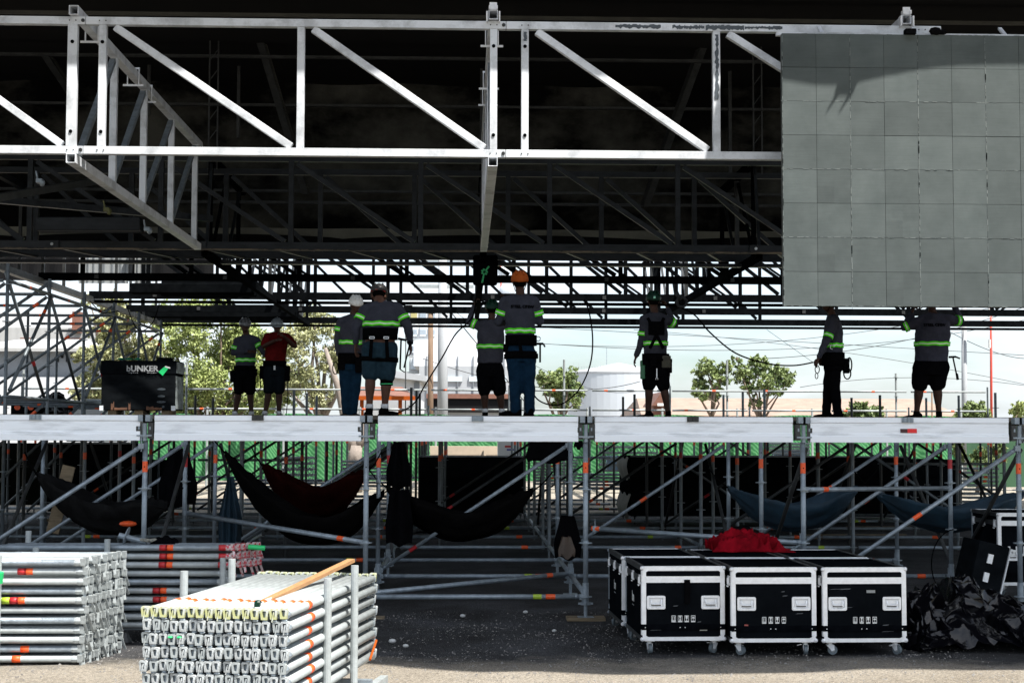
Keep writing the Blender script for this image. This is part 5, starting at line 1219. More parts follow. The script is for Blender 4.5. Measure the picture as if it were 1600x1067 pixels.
            for s in (-1, 1): m = MB(); m.beam(c + hl * s * .088 * k - hu * .03, c + hl * s * .05 * k - hu * .135 * k + hf * .03, .012, .003); m.build('chin_strap', STRAP, o)
    T['_'] = 0; del T['_']
    return T, L, dict(f=f, lat=lat, hipc=hipc, waist=waist, chest=chest, sh=sh, neck=neck, k=k, fat=fat, org=org, hd=hd, hf=hf, hu=hu, hl=hl)
def belt(T, I, c, w=.06, ex=.02, a=.165, b=.115, mt=STRAP, nm='belt'):
    m = MB(); f, lat = I['f'], I['lat']; k = I['k'] * I['fat']
    m.loft([ellring(c + V(0, 0, z), lat, f, a * k + ex, b * k + ex, 24) for z in (-w / 2, w / 2)], cap=False); o = m.build(nm, mt, T, smooth=True); mod(o, 'SOLIDIFY', thickness=.01); return o
def pouch(T, I, p, sx=.09, sz=.13, mt=PANT, nm='tool_pouch', d=.05):
    m = MB(); m.box(p, (sx, d, sz)); m.box(p + V(0, -.005, sz * .4), (sx * 1.06, d * 1.05, sz * .3)); return bevel(m.build(nm, mt, T), .012)
def strapl(T, pts, w=.04, nm='harness_strap', mt=STRAP, up=(0, 1, 0)):
    m = MB()
    for a, b in zip(pts, pts[1:]): m.beam(a, b, w, .01, up)
    return m.build(nm, mt, T)
def thighloop(T, L, s, I, u=.28, r=.115):
    h, kn = L['hip' + s], L['kn' + s]; c = h.lerp(kn, u); d = (kn - h).normalized(); x = d.cross(V(0, 1, 0)).normalized(); y = d.cross(x)
    m = MB(); m.loft([[c + d * t + x * r * math.cos(q * math.pi / 8) + y * r * math.sin(q * math.pi / 8) for q in range(16)] for t in (-.03, .03)], cap=False); o = m.build('leg_loop', STRAP, T, smooth=True); mod(o, 'SOLIDIFY', thickness=.01)
def shirt_text(T, txt, size, c, org, rz=0, sx=1, face_cam=True):
    me = text_mesh(txt, size, .0004, .003, sx=sx)
    me.materials.append(BLK); o = put('lettering', me, T, c, (R(90), 0, rz)); sh_ = [q for q in T.children if q.name.startswith('shirt')][0]
    mod(o, 'SHRINKWRAP', target=sh_, wrap_method='PROJECT', use_project_x=False, use_project_y=False, use_project_z=True, use_negative_direction=True, use_positive_direction=False, offset=.006)
    return o
TOE = {}
def fl(px, Y): return px
# man in jeans with orange helmet
l6 = 'person in grey long-sleeved shirt and blue jeans, orange helmet, lettering across the back'
TOE[l6] = ((-.9, .35), (-.25, .95))
T, L, I = person(l6, 18.8, FL, dict(head=(812, 441), neck=(813, 461), shL=(789, 471), shR=(835, 471), elL=(779, 503, .04), elR=(843, 502, .04), wrL=(788, 503, .30), wrR=(835, 500, .30), hipL=(803, 551), hipR=(825, 551), knL=(805, 596), knR=(826, 598), anL=(805, 640), anR=(828, 640)), (0, 1), legs='long', legm=JEAN, k=1.02, helmet=('climb', ORP), stripe=.42, astr=(.55, .6), hemz=-.25, hands=(.9, .9))
shirt_text(T, 'STEEL CREW', .050, I['sh'] + V(.03, -.3, -.075), I['org'], sx=1.0)
belt(T, I, I['hipc'] + V(0, 0, .15), .13, .028); thighloop(T, L, 'L', I, .12, .125); thighloop(T, L, 'R', I, .12, .125); belt(T, I, I['hipc'] + V(0, 0, -.03), .09, .035, .16, .115, nm='seat_strap')
strapl(T, [I['hipc'] + V(-.03, -.155, .15), I['hipc'] + V(.0, -.165, -.02)]); pouch(T, I, I['hipc'] + V(-.19, -.03, .05), .06, .1)
m = MB(); p = I['org'] + I['hipc'] + V(.235, -.02, .05); m.beam(p + V(0, 0, -.17), p + V(0, 0, .05), .022, .022, (0, 1, 0)); m.beam(p + V(-.07, 0, .06), p + V(.04, 0, .06), .028, .028); m.beam(p + V(.04, 0, .06), p + V(.06, 0, .02), .02, .02); o = m.build('claw_hammer', DKP); tag(o, 'claw hammer hanging at the hip of the man in jeans', 'hammer', 'hammers carried by the crew')
m = MB(); m.tube([I['hipc'] + V(.21 + .028 * math.cos(t), -.03, .17 + .028 * math.sin(t)) for t in [i * .55 for i in range(12)]], .006, 6); m.build('steel_ring', GALV, T, smooth=True)
# man with raised arms in dark shorts, beside him
l5 = 'person from behind in grey shirt and long black shorts, arms raised to the truss'
TOE[l5] = ((-.2, -.95), (.25, -.95))
T, L, I = person(l5, 23.0, FL, dict(head=(769, 483), neck=(768, 499), shL=(748, 509), shR=(786, 509), elL=(733, 503, .02), elR=(797, 495, .05), wrL=(741, 478, .08), wrR=(790, 472, .1), hipL=(756, 577), hipR=(775, 577), knL=(757, 612), knR=(781, 612), anL=(758, 641), anR=(784, 641)), (0, 1), legm=PANT, k=1.0, fat=1.16, helmet=('climb', GRP), stripe=.52, astr=(.5, None), hemz=-.15, hands=(.9, .9))
# stooping man in the middle left
l4 = 'large person bent forward in denim shorts with black harness and knee brace'
TOE[l4] = ((-.1, -.95), (.75, .5))
T, L, I = person(l4, 19.5, FL, dict(head=(592, 461, .28), neck=(596, 472, .16), shL=(571, 484, .12), shR=(622, 482, .12), elL=(556, 512, .06), elR=(638, 512, .06), wrL=(556, 537, .10), wrR=(641, 536, .10), hipL=(581, 545), hipR=(606, 545), knL=(579, 587), knR=(604, 590), anL=(577, 637), anR=(601, 637)), (0, 1), legm=JEANL, skin=SKIN2, k=1.1, fat=1.18, helmet=('climb', mat('red_black_helmet', (.22, .012, .01), .4, 0, 0, 14, 0, 40, col2=(.006, .006, .006), lo=.58, hi=.62)), stripe=.62, astr=(.48, .52), hemz=-.95, hands=(.35, .5), headface=(0, .8, -.55), short_z=.44)
belt(T, I, I['hipc'] + V(0, .03, .19), .15, .01, .165, .118, mt=STRAP, nm='back_support'); thighloop(T, L, 'L', I, .38, .14); thighloop(T, L, 'R', I, .38, .14)
for s in (-1, 1):
    x = s * .09; strapl(T, [I['hipc'] + V(x, -.17, .16), I['hipc'] + V(x * 1.1, -.20, .02), I['hipc'] + V(x * 1.2, -.19, -.12)], .045)
    m = MB(); [m.beam(I['hipc'] + V(x + a[0], -.195, .13 + a[1]), I['hipc'] + V(x + b[0], -.195, .13 + b[1]), .007, .007) for a, b in (((-.03, -.012), (.03, -.012)), ((-.03, .012), (.03, .012)), ((-.03, -.012), (-.03, .012)), ((.03, -.012), (.03, .012)))]; m.build('buckle', ALUC, T)
c = L['knR']; m = MB(); m.loft([[c + V(.082 * math.cos(q * math.pi / 8), .082 * math.sin(q * math.pi / 8), t) for q in range(16)] for t in (-.10, .07)], cap=False); o = m.build('knee_brace', STRAP, T, smooth=True); mod(o, 'SOLIDIFY', thickness=.008)
for t in (-.08, .0): m = MB(); m.loft([[c + V(.086 * math.cos(q * math.pi / 8), .086 * math.sin(q * math.pi / 8), t + w_) for q in range(16)] for w_ in (-.006, .006)], cap=False); o = m.build('brace_band', GRN, T); mod(o, 'SOLIDIFY', thickness=.004)
m = MB(); c = L['wrR']; m.loft([[c + V(.040 * math.cos(q * math.pi / 6), .040 * math.sin(q * math.pi / 6), t) for q in range(12)] for t in (-.012, .022)], cap=False); o = m.build('watch', BLK, T); mod(o, 'SOLIDIFY', thickness=.008)
p = I['org'] + I['hipc'] + V(.27, -.02, .0)
m = MB(); m.beam(p + V(.0, 0, .12), p + V(-.01, 0, -.26), .022, .022, (0, 1, 0)); m.beam(p + V(-.04, 0, .13), p + V(.07, 0, .11), .025, .03); m.beam(p + V(-.01, 0, -.26), p + V(.05, 0, -.30), .014, .014); tag(m.build('scaffold_hammer', DKP), 'long-handled hammer hanging at the hip of the stooping man', 'hammer', 'hammers carried by the crew')
m = MB(); m.beam(p + V(.11, 0, .06), p + V(.04, 0, -.24), .02, .02, (0, 1, 0)); m.ell(p + V(.115, 0, .07), (.03, .02, .035), 10); tag(m.build('ratchet_spanner', DKP), 'ratchet spanner hanging beside the hammer of the stooping man', 'spanner')
# man with white helmet behind him
l3 = 'person with white helmet in grey shirt and blue jeans, standing behind the stooping man'
TOE[l3] = ((-.3, -.95), (.6, -.7))
T, L, I = person(l3, 22.4, FL, dict(head=(556, 476), neck=(552, 492), shL=(533, 503), shR=(566, 504), elL=(527, 529), elR=(572, 530), wrL=(529, 555), wrR=(568, 553), hipL=(540, 567), hipR=(557, 567), knL=(540, 608), knR=(555, 608), anL=(541, 643), anR=(551, 643)), (.45, -.9), legs='long', legm=JEAN, k=1.0, helmet=('climb', WHT), stripe=.50, astr=(.45, None), hemz=-.2, headface=(.3, -.9, -.2))
belt(T, I, I['hipc'] + V(0, 0, .06), .16, .03); pouch(T, I, I['hipc'] + V(-.13, -.13, -.03), .1, .16); pouch(T, I, I['hipc'] + V(.13, -.13, -.05), .12, .2)
m = MB(); c = I['hipc'] + V(-.22, -.08, -.08); m.tube([c + V(.04 * math.cos(t * .5), 0, .09 * math.sin(t * .5)) for t in range(14)], .008, 6); m.build('rope_loop', CABLE, T, smooth=True)
# green helmet man
l7 = 'person with dark green helmet and chest harness, one arm raised'
TOE[l7] = ((-.95, -.1), (-.3, -.95))
T, L, I = person(l7, 22.4, FL, dict(head=(1021, 470), neck=(1023, 488), shL=(1006, 500), shR=(1041, 499), elL=(1003, 530), elR=(1054, 507, .06), wrL=(994, 557), wrR=(1043, 482, .10), hipL=(1015, 566), hipR=(1034, 566), knL=(1014, 604), knR=(1037, 605), anL=(1013, 641), anR=(1044, 641)), (-.15, 1), top=mat('dark_grey_jersey', (.036, .038, .048), .9, 0, .25, 9, .35, 25, spec=.05), legm=PANT, k=1.03, helmet=('climb', GRP), stripe=.44, astr=(.72, .7), hemz=-.2, hands=(.5, .9), sock=False)
for s in (-1, 1): strapl(T, [I['sh'] + V(s * .12, -.10, .02), I['chest'] + V(s * .02, -.155, -.02), I['waist'] + V(-s * .10, -.13, .02)], .045)
m = MB(); m.box(I['chest'] + V(0, -.15, .04), (.24, .03, .20)); bevel(m.build('harness_pad', STRAP, T), .012)
m = MB(); m.box(L['head'] + V(.0, -.13, .04), (.028, .006, .03)); m.build('helmet_sticker', mat('mint_sticker', (.3, .7, .5), .5), T)
belt(T, I, I['hipc'] + V(0, 0, .07), .11, .035)
for x, z, sx, sz in ((-.16, .02, .09, .13), (-.05, .0, .1, .14), (.14, .0, .13, .17), (.20, -.06, .06, .2)): pouch(T, I, I['hipc'] + V(x, -.16 + abs(x) * .4, z), sx, sz, mat('olive_pouch', (.05, .047, .03), .8, 0, .4, 12) if x == .14 else PANT)
pouch(T, I, I['hipc'] + V(-.20, -.06, -.12), .07, .26, mat('green_bottle', (.0, .10, .03), .4), 'green_pouch')
m = MB(); c = I['hipc'] + V(-.01, -.21, -.10); m.beam(c, c + V(0, 0, -.13), .014, .006, (0, 1, 0)); m.tube([c + V(.016 * math.cos(t), 0, -.15 + .016 * math.sin(t)) for t in [-.9 + i * .45 for i in range(12)]], .005, 6); tag(m.build('spanner', ALUC, T), None)
# man in profile under the screen
l8 = 'person in profile facing left, long black trousers, head hidden by the screen wall'
TOE[l8] = ((-1, -.15), (-1, .1))
T, L, I = person(l8, 21.2, FL, dict(head=(1296, 474), neck=(1300, 492), shL=(1303, 502, -.17), shR=(1301, 502, .17), elL=(1292, 531, -.24), elR=(1290, 532, .22), wrL=(1279, 559, -.20), wrR=(1284, 556, .2), hipL=(1303, 568, -.08), hipR=(1301, 568, .08), knL=(1304, 607, -.08), knR=(1294, 607, .10), anL=(1309, 642, -.08), anR=(1291, 642, .10)), (-1, 0), legs='long', legm=PANT, k=1.0, fat=1.05, helmet=('climb', DKP), stripe=.42, astr=(.80, None), hemz=-.25, hands=(.8, .5))
belt(T, I, I['hipc'] + V(0, 0, .06), .18, .035); pouch(T, I, I['hipc'] + V(.16, -.08, -.04), .09, .2); thighloop(T, L, 'L', I, .2, .125)
for dx, dz, a_, b_ in ((.20, -.02, .035, .10), (.17, -.14, .05, .08)): m = MB(); c = I['hipc'] + V(dx, -.1, dz); m.tube([c + V(a_ * math.cos(t * .5), 0, b_ * math.sin(t * .5)) for t in range(14)], .010, 6); m.build('rope_loop', CABLE, T, smooth=True)
m = MB(); c = L['wrL'] + I['org'] + V(-.02, 0, -.16); m.tube([c + V(.03 * math.cos(t * .5), 0, .055 * math.sin(t * .5)) for t in range(14)], .007, 6); m.tube([c + V(-.01 + .02 * math.cos(t * .5), 0, -.09 + .04 * math.sin(t * .5)) for t in range(14)], .006, 6); tag(m.build('carabiner', DKP, smooth=True), 'pair of linked carabiners held in the hand of the man under the screen', 'carabiner')
m = MB(); m.tube([I['hipc'] + V(-.06 + .028 * math.cos(t * .45), -.19, .22 + .028 * math.sin(t * .45)) for t in range(12)], .005, 6); m.build('steel_ring', ALUC, T, smooth=True)
# heavy man at the right
l9 = 'heavy person from behind, both arms raised into the screen wall, wide black shorts'
TOE[l9] = ((-.95, .3), (.2, .9))
T, L, I = person(l9, 22.0, FL, dict(head=(1456, 472, .03), neck=(1457, 489), shL=(1433, 503), shR=(1483, 500), elL=(1413, 512, .04), elR=(1501, 501, .05), wrL=(1424, 490, .12), wrR=(1491, 478, .12), hipL=(1441, 574), hipR=(1468, 574), knL=(1436, 605), knR=(1464, 604), anL=(1432, 641), anR=(1467, 641)), (0, 1), legm=PANT, k=1.05, fat=1.38, helmet=('climb', DKP), stripe=.50, astr=(.85, .75), hemz=-.1, hands=(.9, .9), hipw=1.05, sock=False, top=mat('slate_jersey', (.042, .044, .062), .9, 0, .25, 9, .35, 25, spec=.05), short_z=.42)
shirt_text(T, 'STEEL CREW', .055, I['sh'] + V(-.02, -.4, -.07), I['org'], sx=1.0)
p = I['org'] + I['hipc'] + V(.36, -.02, .04)
m = MB(); m.beam(p + V(-.04, 0, .10), p + V(.02, 0, -.20), .018, .018, (0, 1, 0)); m.beam(p + V(.012, 0, -.13), p + V(.025, 0, -.22), .03, .03, (0, 1, 0)); m.beam(p + V(-.10, 0, .11), p + V(.0, 0, .115), .03, .03); m.beam(p + V(0, 0, .115), p + V(.06, 0, .09), .016, .022); tag(m.build('claw_hammer', DKP), 'claw hammer hanging at the right hip of the heavy man', 'hammer', 'hammers carried by the crew')
# two men in the left background
l1 = 'person with dark helmet and folded arm in grey shirt and black shorts, facing the camera'
TOE[l1] = ((-.5, -.9), (.2, -.95))
T, L, I = person(l1, 27.0, FL, dict(head=(383, 509, -.02), neck=(385, 523), shL=(371, 532), shR=(401, 532), elL=(365, 551), elR=(408, 545, -.05), wrL=(388, 549, -.2), wrR=(415, 557, -.12), hipL=(375, 580), hipR=(390, 580), knL=(373, 612), knR=(391, 612), anL=(367, 643), anR=(393, 643)), (.1, -1), legm=PANT, k=1.0, helmet=('climb', mat('charcoal_helmet', (.06, .06, .062), .3)), stripe=.36, astr=(.6, .6), hemz=-.2, hands=(.6, .6), headface=(.35, -.9, -.15))
pouch(T, I, I['hipc'] + V(-.20, -.03, -.10), .1, .2); pouch(T, I, I['hipc'] + V(.18, -.03, -.02), .08, .12); belt(T, I, I['hipc'] + V(0, 0, .06), .07, .03)
m = MB(); c = I['hipc'] + V(.24, -.1, -.2); m.tube([c + V(.06 * math.cos(t * .5), 0, .16 * math.sin(t * .5)) for t in range(14)], .009, 6); m.build('rope_loop', CABLE, T, smooth=True)
l2 = 'person with full-brim silver helmet in dark red shirt and denim shorts, hands at the chest'
TOE[l2] = ((-.4, -.9), (.3, -.95))
T, L, I = person(l2, 26.5, FL, dict(head=(433, 509, -.02), neck=(433, 519), shL=(417, 527), shR=(449, 527), elL=(412, 541, -.06), elR=(461, 541, -.10), wrL=(430, 532, -.26), wrR=(444, 526, -.28), hipL=(421, 577), hipR=(437, 577), knL=(420, 611), knR=(436, 611), anL=(414, 643), anR=(436, 643)), (0, -1), top=SHIRTR, legm=PANT2, k=1.0, fat=1.05, helmet=('brim', mat('silver_helmet', (.14, .16, .17), .3, .3)), sleeves=False, hemz=-.2, hands=(.9, .9), headface=(.1, -.95, -.25))
pouch(T, I, I['hipc'] + V(-.20, -.03, -.06), .1, .22); pouch(T, I, I['hipc'] + V(.22, -.03, -.08), .1, .26); belt(T, I, I['hipc'] + V(0, 0, .10), .09, .03)
m = MB(); c = I['hipc'] + V(.02, -.17, .02); m.box(c, (.03, .02, .07)); m.build('key_tag', WHT, T)
m = MB(); m.tube([I['hipc'] + V(.23, -.05, -.2), I['hipc'] + V(.24, -.04, -.5), I['hipc'] + V(.20, 0, -.88)], .008, 6); m.build('safety_line', CABLE, T, smooth=True)
# ================================================================== BACKGROUND
def leafmat(nm, c1, c2):
    m = mat(nm, c1, .6, 0, 0, 1.2, 0, 40, col2=c2, lo=.35, hi=.62); p = m.node_tree.nodes['Principled BSDF']
    p.inputs['Transmission Weight'].default_value = 0; return m
LF1 = leafmat('light_foliage', (.33, .38, .13), (.14, .19, .05)); LF2 = leafmat('mid_foliage', (.20, .25, .08), (.06, .10, .025)); LF3 = leafmat('olive_foliage', (.38, .38, .20), (.20, .22, .09))
def tree(lb, base, clumps, leaf, n=2200, ls=.16, trunk=.12, bark=TRUNK, seed=0, nm='tree', grp='trees behind the stage', stretch=1.0, bare=0):
    """clumps: (dx, dz, r) relative to base (dy random)"""
    r = random.Random(seed); T = thing(nm, lb, 'tree', base, 0, grp)
    tot = sum(c[2] ** 2 for c in clumps); m = MB(); mt = MB()
    fork = V(0, 0, max(.4, min(c[1] - c[2] for c in clumps)) * .8)
    mt.tube([V(0, 0, 0), fork * .5 + V(.05, 0, 0), fork], [trunk, trunk * .8, trunk * .65], 8)
    for (dx, dz, cr) in clumps:
        c = V(dx, r.uniform(-.8, .8), dz)
        mid = fork.lerp(c, .5) + V(r.uniform(-.3, .3), 0, r.uniform(0, .3)); mt.tube([fork, mid, c, c + V(r.uniform(-1, 1) * cr * .6, 0, cr * .5)], [trunk * .5, trunk * .3, trunk * .15, trunk * .05], 6)
        for _ in range(4 if bare == 0 else bare):
            d = V(r.uniform(-1, 1), r.uniform(-1, 1), r.uniform(-.4, 1)).normalized() * cr * r.uniform(.7, 1.2); mt.tube([c, c + d * .5 + V(0, 0, .05), c + d], [trunk * .13, trunk * .08, trunk * .03], 5)
        k = int(n * cr ** 2 / tot); tw = max(3, k // 26)
        for _ in range(tw):      # twigs each with a spray of leaves
            d = V(r.gauss(0, 1), r.gauss(0, 1), r.gauss(0, .9)).normalized() * cr * r.random() ** .42 * r.uniform(.75, 1.18); q = c + V(d.x * stretch, d.y, d.z)
            tv = V(r.gauss(0, 1), r.gauss(0, 1), r.gauss(0, .6)).normalized() * cr * .26
            for __ in range(26):
                p = q + tv * r.uniform(-1, 1) + V(r.gauss(0, 1), r.gauss(0, 1), r.gauss(0, 1)) * cr * .07
                a = V(r.gauss(0, 1), r.gauss(0, 1), r.gauss(0, 1)).normalized(); b = a.cross(V(r.gauss(0, 1), r.gauss(0, 1), r.gauss(0, 1))).normalized(); s = ls * r.uniform(.5, 1.1)
                m.add([p - a * s * .5, p + b * s * .22, p + a * s * .5, p - b * s * .22], [(0, 1, 2, 3)])
    mt.build('trunk', bark, T, smooth=True); m.build('crown', leaf, T); return T
def tpx(lb, px, Y, cl, leaf, **k):
    """clumps given as (px, py, rpx)"""
    x = X_(px, Y); s = F_PX / Y
    tree(lb, (x, Y, 0), [((a - px) / s, 1.74 + (675 - b) / s, c / s) for a, b, c in cl], leaf, **k)
rt = random.Random(5)
tpx('broad light-green tree behind the left end of the stage', 330, 56, [(250, 560, 32), (300, 530, 34), (350, 555, 38), (320, 600, 40), (370, 520, 32), (275, 610, 30), (395, 590, 34), (250, 500, 26), (410, 540, 26), (440, 600, 34), (290, 640, 34), (350, 640, 34), (410, 630, 34), (240, 640, 26), (440, 545, 26), (300, 490, 26), (345, 490, 24)], LF1, n=48000, ls=.17, seed=1, trunk=.16)
tpx('feathery pale-green tree just behind the black crate', 190, 52, [(165, 520, 28), (200, 500, 24), (175, 570, 30), (215, 555, 28), (150, 610, 24), (190, 615, 28), (225, 600, 24), (180, 480, 18), (135, 560, 14), (240, 580, 26), (160, 650, 26), (210, 640, 26)], LF3, n=22000, ls=.20, seed=2, stretch=1.3)
tpx('sparse pale tree with bare white branches left of the white-helmeted man', 500, 54, [(455, 540, 34), (490, 510, 30), (520, 560, 30), (470, 590, 30), (500, 620, 24), (440, 600, 26), (530, 520, 22), (550, 540, 22), (480, 500, 24)], LF3, n=14000, ls=.15, seed=3, bark=BRANCH, trunk=.22, bare=14)
tpx('small round tree in front of the white tank', 872, 60, [(862, 598, 20), (885, 590, 20), (895, 610, 18), (870, 615, 18), (845, 590, 12), (880, 632, 14), (900, 628, 12)], LF2, n=6500, ls=.20, seed=4)
tpx('airy tree left of the pair behind the guard rail, right of the green-helmeted man', 1112, 62, [(1105, 575, 19), (1128, 590, 18), (1095, 600, 15), (1120, 612, 15), (1085, 612, 9), (1135, 570, 12), (1100, 618, 10)], LF2, n=5200, ls=.19, seed=5)
tpx('airy leaning tree right of its twin, crown reaching over the tiled roof', 1190, 62, [(1165, 580, 18), (1190, 570, 20), (1215, 582, 20), (1232, 592, 14), (1200, 600, 18), (1172, 604, 14), (1182, 628, 12), (1155, 560, 10), (1212, 612, 10)], LF2, n=6500, ls=.19, seed=6)
tpx('low round bush behind the legs of the heavy man', 1345, 48, [(1340, 640, 17), (1362, 645, 15), (1322, 648, 12), (1380, 650, 9)], LF2, n=6000, ls=.15, seed=7, nm='bush', trunk=.07)
tpx('dense green shrub at the right behind the guard rail', 1518, 50, [(1510, 640, 17), (1532, 642, 16), (1495, 648, 13), (1550, 648, 12)], LF2, n=6000, ls=.15, seed=8, nm='bush', trunk=.07)
tpx('thin shrub at the right edge of the picture', 1596, 55, [(1590, 635, 14), (1605, 642, 14)], LF1, n=1600, ls=.15, seed=9, nm='bush', trunk=.06)
tpx('leafy shrub under the deck line at the right, against the green mesh', 1525, 44, [(1500, 705, 16), (1525, 712, 18), (1550, 705, 15)], LF2, n=2600, ls=.14, seed=10, nm='bush', trunk=.07)
tpx('faint tree behind the black trusses at the upper left', 150, 75, [(135, 470, 14), (158, 478, 14), (180, 470, 12)], LF3, n=1200, ls=.25, seed=11)
# pale trunk with fork beyond the fence gap
T = thing('bare_tree', 'pale forked tree trunk standing in front of the green mesh fence', 'tree', (X_(555, 45), 45, 0)); m = MB()
s = F_PX / 45
m.tube([V(0, 0, 0), V(0, 0, 1.0), V(0.02, 0, 1.35)], [.24, .21, .2], 10); m.tube([V(0, 0, 1.2), V(-.2, 0, 1.6), V(-.5, 0, 3.0), V(-.9, 0, 4.2)], [.19, .13, .10, .05], 8); m.tube([V(0, 0, 1.2), V(.28, 0, 1.6), V(.35, 0, 2.4)], [.16, .11, .07], 8); m.build('trunk', BRANCH, T, smooth=True)
# green mesh fence
YF2 = 47.0
def meshmat():
    m = bpy.data.materials.new('green_mesh'); m.use_nodes = True; n = m.node_tree; p = n.nodes['Principled BSDF']; p.inputs['Roughness'].default_value = .7
    t = n.nodes.new('ShaderNodeTexCoord'); wv = n.nodes.new('ShaderNodeTexWave'); wv.bands_direction = 'DIAGONAL'; wv.inputs['Scale'].default_value = 4.5; wv.inputs['Distortion'].default_value = 5; wv.inputs['Detail'].default_value = 2
    mp = n.nodes.new('ShaderNodeMapping'); mp.inputs['Rotation'].default_value = (0, 0, 0); n.links.new(t.outputs['Object'], mp.inputs[0]); n.links.new(mp.outputs[0], wv.inputs[0])
    r = n.nodes.new('ShaderNodeValToRGB'); e = r.color_ramp.elements; e[0].position = .3; e[0].color = (.012, .125, .035, 1); e[1].position = .9; e[1].color = (.075, .26, .10, 1); n.links.new(wv.outputs[0], r.inputs[0]); n.links.new(r.outputs[0], p.inputs['Base Color']); return m
GMESH = meshmat()
T = thing('mesh_fence', 'long green mesh fence behind the stage', 'fence', (0, YF2, 0)); x0, x1 = X_(205, YF2), X_(1500, YF2)
m = MB(); m.grid(lambda u, v: V(x0 + (x1 - x0) * u, .08 * math.sin(u * 70) + .03 * math.sin(u * 300), .25 + 2.0 * v + .05 * math.sin(u * 41) * v), 300, 3); m.build('mesh_panel', GMESH, T, smooth=True)
for i in range(12): m = MB(); x = x0 + (x1 - x0) * i / 11; m.tube([(x, -.12, 0), (x, -.12, 2.5)], .035, 8); m.build('post', GALVB, T)
T = thing('mesh_fence', 'dark end of the green mesh fence near the shrubs at the right', 'fence', (X_(1510, YF2), YF2, 0)); m = MB(); m.grid(lambda u, v: V(5 * u, .05 * math.sin(u * 20), .1 + 2 * v), 30, 2); m.build('mesh_panel', mat('dark_green_mesh', (.02, .07, .03), .7), T)
# site walls and far clutter
def boxthing(name, lb, cat, px0, px1, py0, Y, Dp, mt, grp=None, z0=0, py1=None):
    xa, xb = X_(px0, Y, py0), X_(px1, Y, py0); z1 = Z_(py0, Y, (px0 + px1) / 2); zb = Z_(py1, Y, px0) if py1 else z0
    T = thing(name, lb, cat, ((xa + xb) / 2, Y, 0), 0, grp); m = MB(); m.box((0, Dp / 2, (z1 + zb) / 2), (xb - xa, Dp, z1 - zb)); m.build('wall', mt, T); return T, xb - xa, z1, zb
# big white warehouse
T, W, z1, zb = boxthing('warehouse', 'pale grey warehouse with dark ground-floor opening behind the timber pole', 'building', 655, 800, 572, 82, 25, CONC)
s = F_PX / 82
m = MB(); m.box((.2, -.1, 1.74 + (675 - 632) / s), (W * .9, .3, 24 / s)); m.build('opening', DARKW, T)
m = MB(); m.box((.2, -.3, 1.74 + (675 - 619) / s), (W * .92, .2, .25)); m.build('lintel', RUST2 if 0 else BRICK, T)
for k in range(6): m = MB(); m.box((-W / 2 + W * (k + .5) / 6, -.05, 1.74 + (675 - 590) / s), (.05, .1, 2.3)); m.build('wall_joint', CONCG, T)
for k in range(4): m = MB(); m.box((-W / 2 + W * (k + .6) / 4.2, -.06, 1.74 + (675 - 592) / s), (W / 6, .1, .28)); m.build('window', mat('light_window', (.45, .5, .53), .3), T)
m = MB(); xx = W / 2; m.loft([[V(-W / 2 - .3, 0, z1), V(xx + .3, 0, z1), V(xx + .3, 0, z1 + 1.0), V(-W * .1, 0, z1 + 1.6), V(-W / 2 - .3, 0, z1 + 1.35)], [V(-W / 2 - .3, 25, z1), V(xx + .3, 25, z1), V(xx + .3, 25, z1 + 1.0), V(-W * .1, 25, z1 + 1.6), V(-W / 2 - .3, 25, z1 + 1.35)]]); m.build('roof', mat('pale_sheet_roof', (.60, .62, .65), .5), T)
T, W, z1, zb = boxthing('tower_block', 'pale grey tower block rising beside the timber pole', 'building', 690, 745, 538, 105, 12, CONC)
T, W, z1, zb = boxthing('plant_tower', 'white framed plant tower with yellow panels left of the timber pole', 'building', 640, 682, 470, 88, 8, WALLW); s = F_PX / 88
for k in range(5):
    for j in range(3): m = MB(); m.box((-W / 2 + W * (j + .5) / 3, -.05, z1 - .8 - k * .95), (W / 4.4, .1, .6)); m.build('window', mat('light_window', (.45, .5, .53)) if (j + k) % 4 else mat('yellow_pane', (.6, .5, .2), .6), T)
for k in range(6): m = MB(); m.beam((-W / 2 - .2, -.3, z1 - .35 - k * .95), (W / 2 + .2, -.3, z1 - .35 - k * .95), .08, .08); m.build('balcony_rail', GALVB, T)
T, W, z1, zb = boxthing('white_house', 'small white house with sloping slab roof left of the plant tower', 'building', 596, 656, 584, 70, 8, WALLW); s = F_PX / 70
m = MB(); m.loft([[V(-W / 2 - .2, -.4, z1 - .1), V(W / 2 + .3, -.4, z1 - .35), V(W / 2 + .3, -.4, z1 - .1), V(-W / 2 - .2, -.4, z1 + .25)], [V(-W / 2 - .2, 8, z1 - .1), V(W / 2 + .3, 8, z1 - .35), V(W / 2 + .3, 8, z1 - .1), V(-W / 2 - .2, 8, z1 + .25)]]); m.build('roof', CONC, T)
m = MB(); m.box((W * .42, -.06, 2.4 + .6), (W * .14, .1, 2.0)); m.build('side_wall', CONCG, T)
T = thing('orange_shelter', 'orange-roofed open shelter behind the stooping man', 'shelter', (X_(600, 60), 60, 0)); s = F_PX / 60
m = MB(); a = at(552, 604, 60) - V(X_(600, 60), 60, 0); b = at(648, 620, 60) - V(X_(600, 60), 60, 0); m.add([a, (b.x - .5, 0, a.z), (b.x + .1, -2.2, b.z - .05), (a.x + .3, -2.2, b.z - .05), a + V(0, 0, -.1), (b.x - .5, 0, a.z - .1), (b.x + .1, -2.2, b.z - .15), (a.x + .3, -2.2, b.z - .15)], [(0, 1, 2, 3), (7, 6, 5, 4), (3, 2, 6, 7), (1, 5, 6, 2), (0, 3, 7, 4)]); m.build('roof', BRICK, T)
m = MB(); m.beam((a.x + .3, -2.25, b.z - .1), (b.x + .1, -2.25, b.z - .1), .1, .16); m.build('fascia', ORP, T)
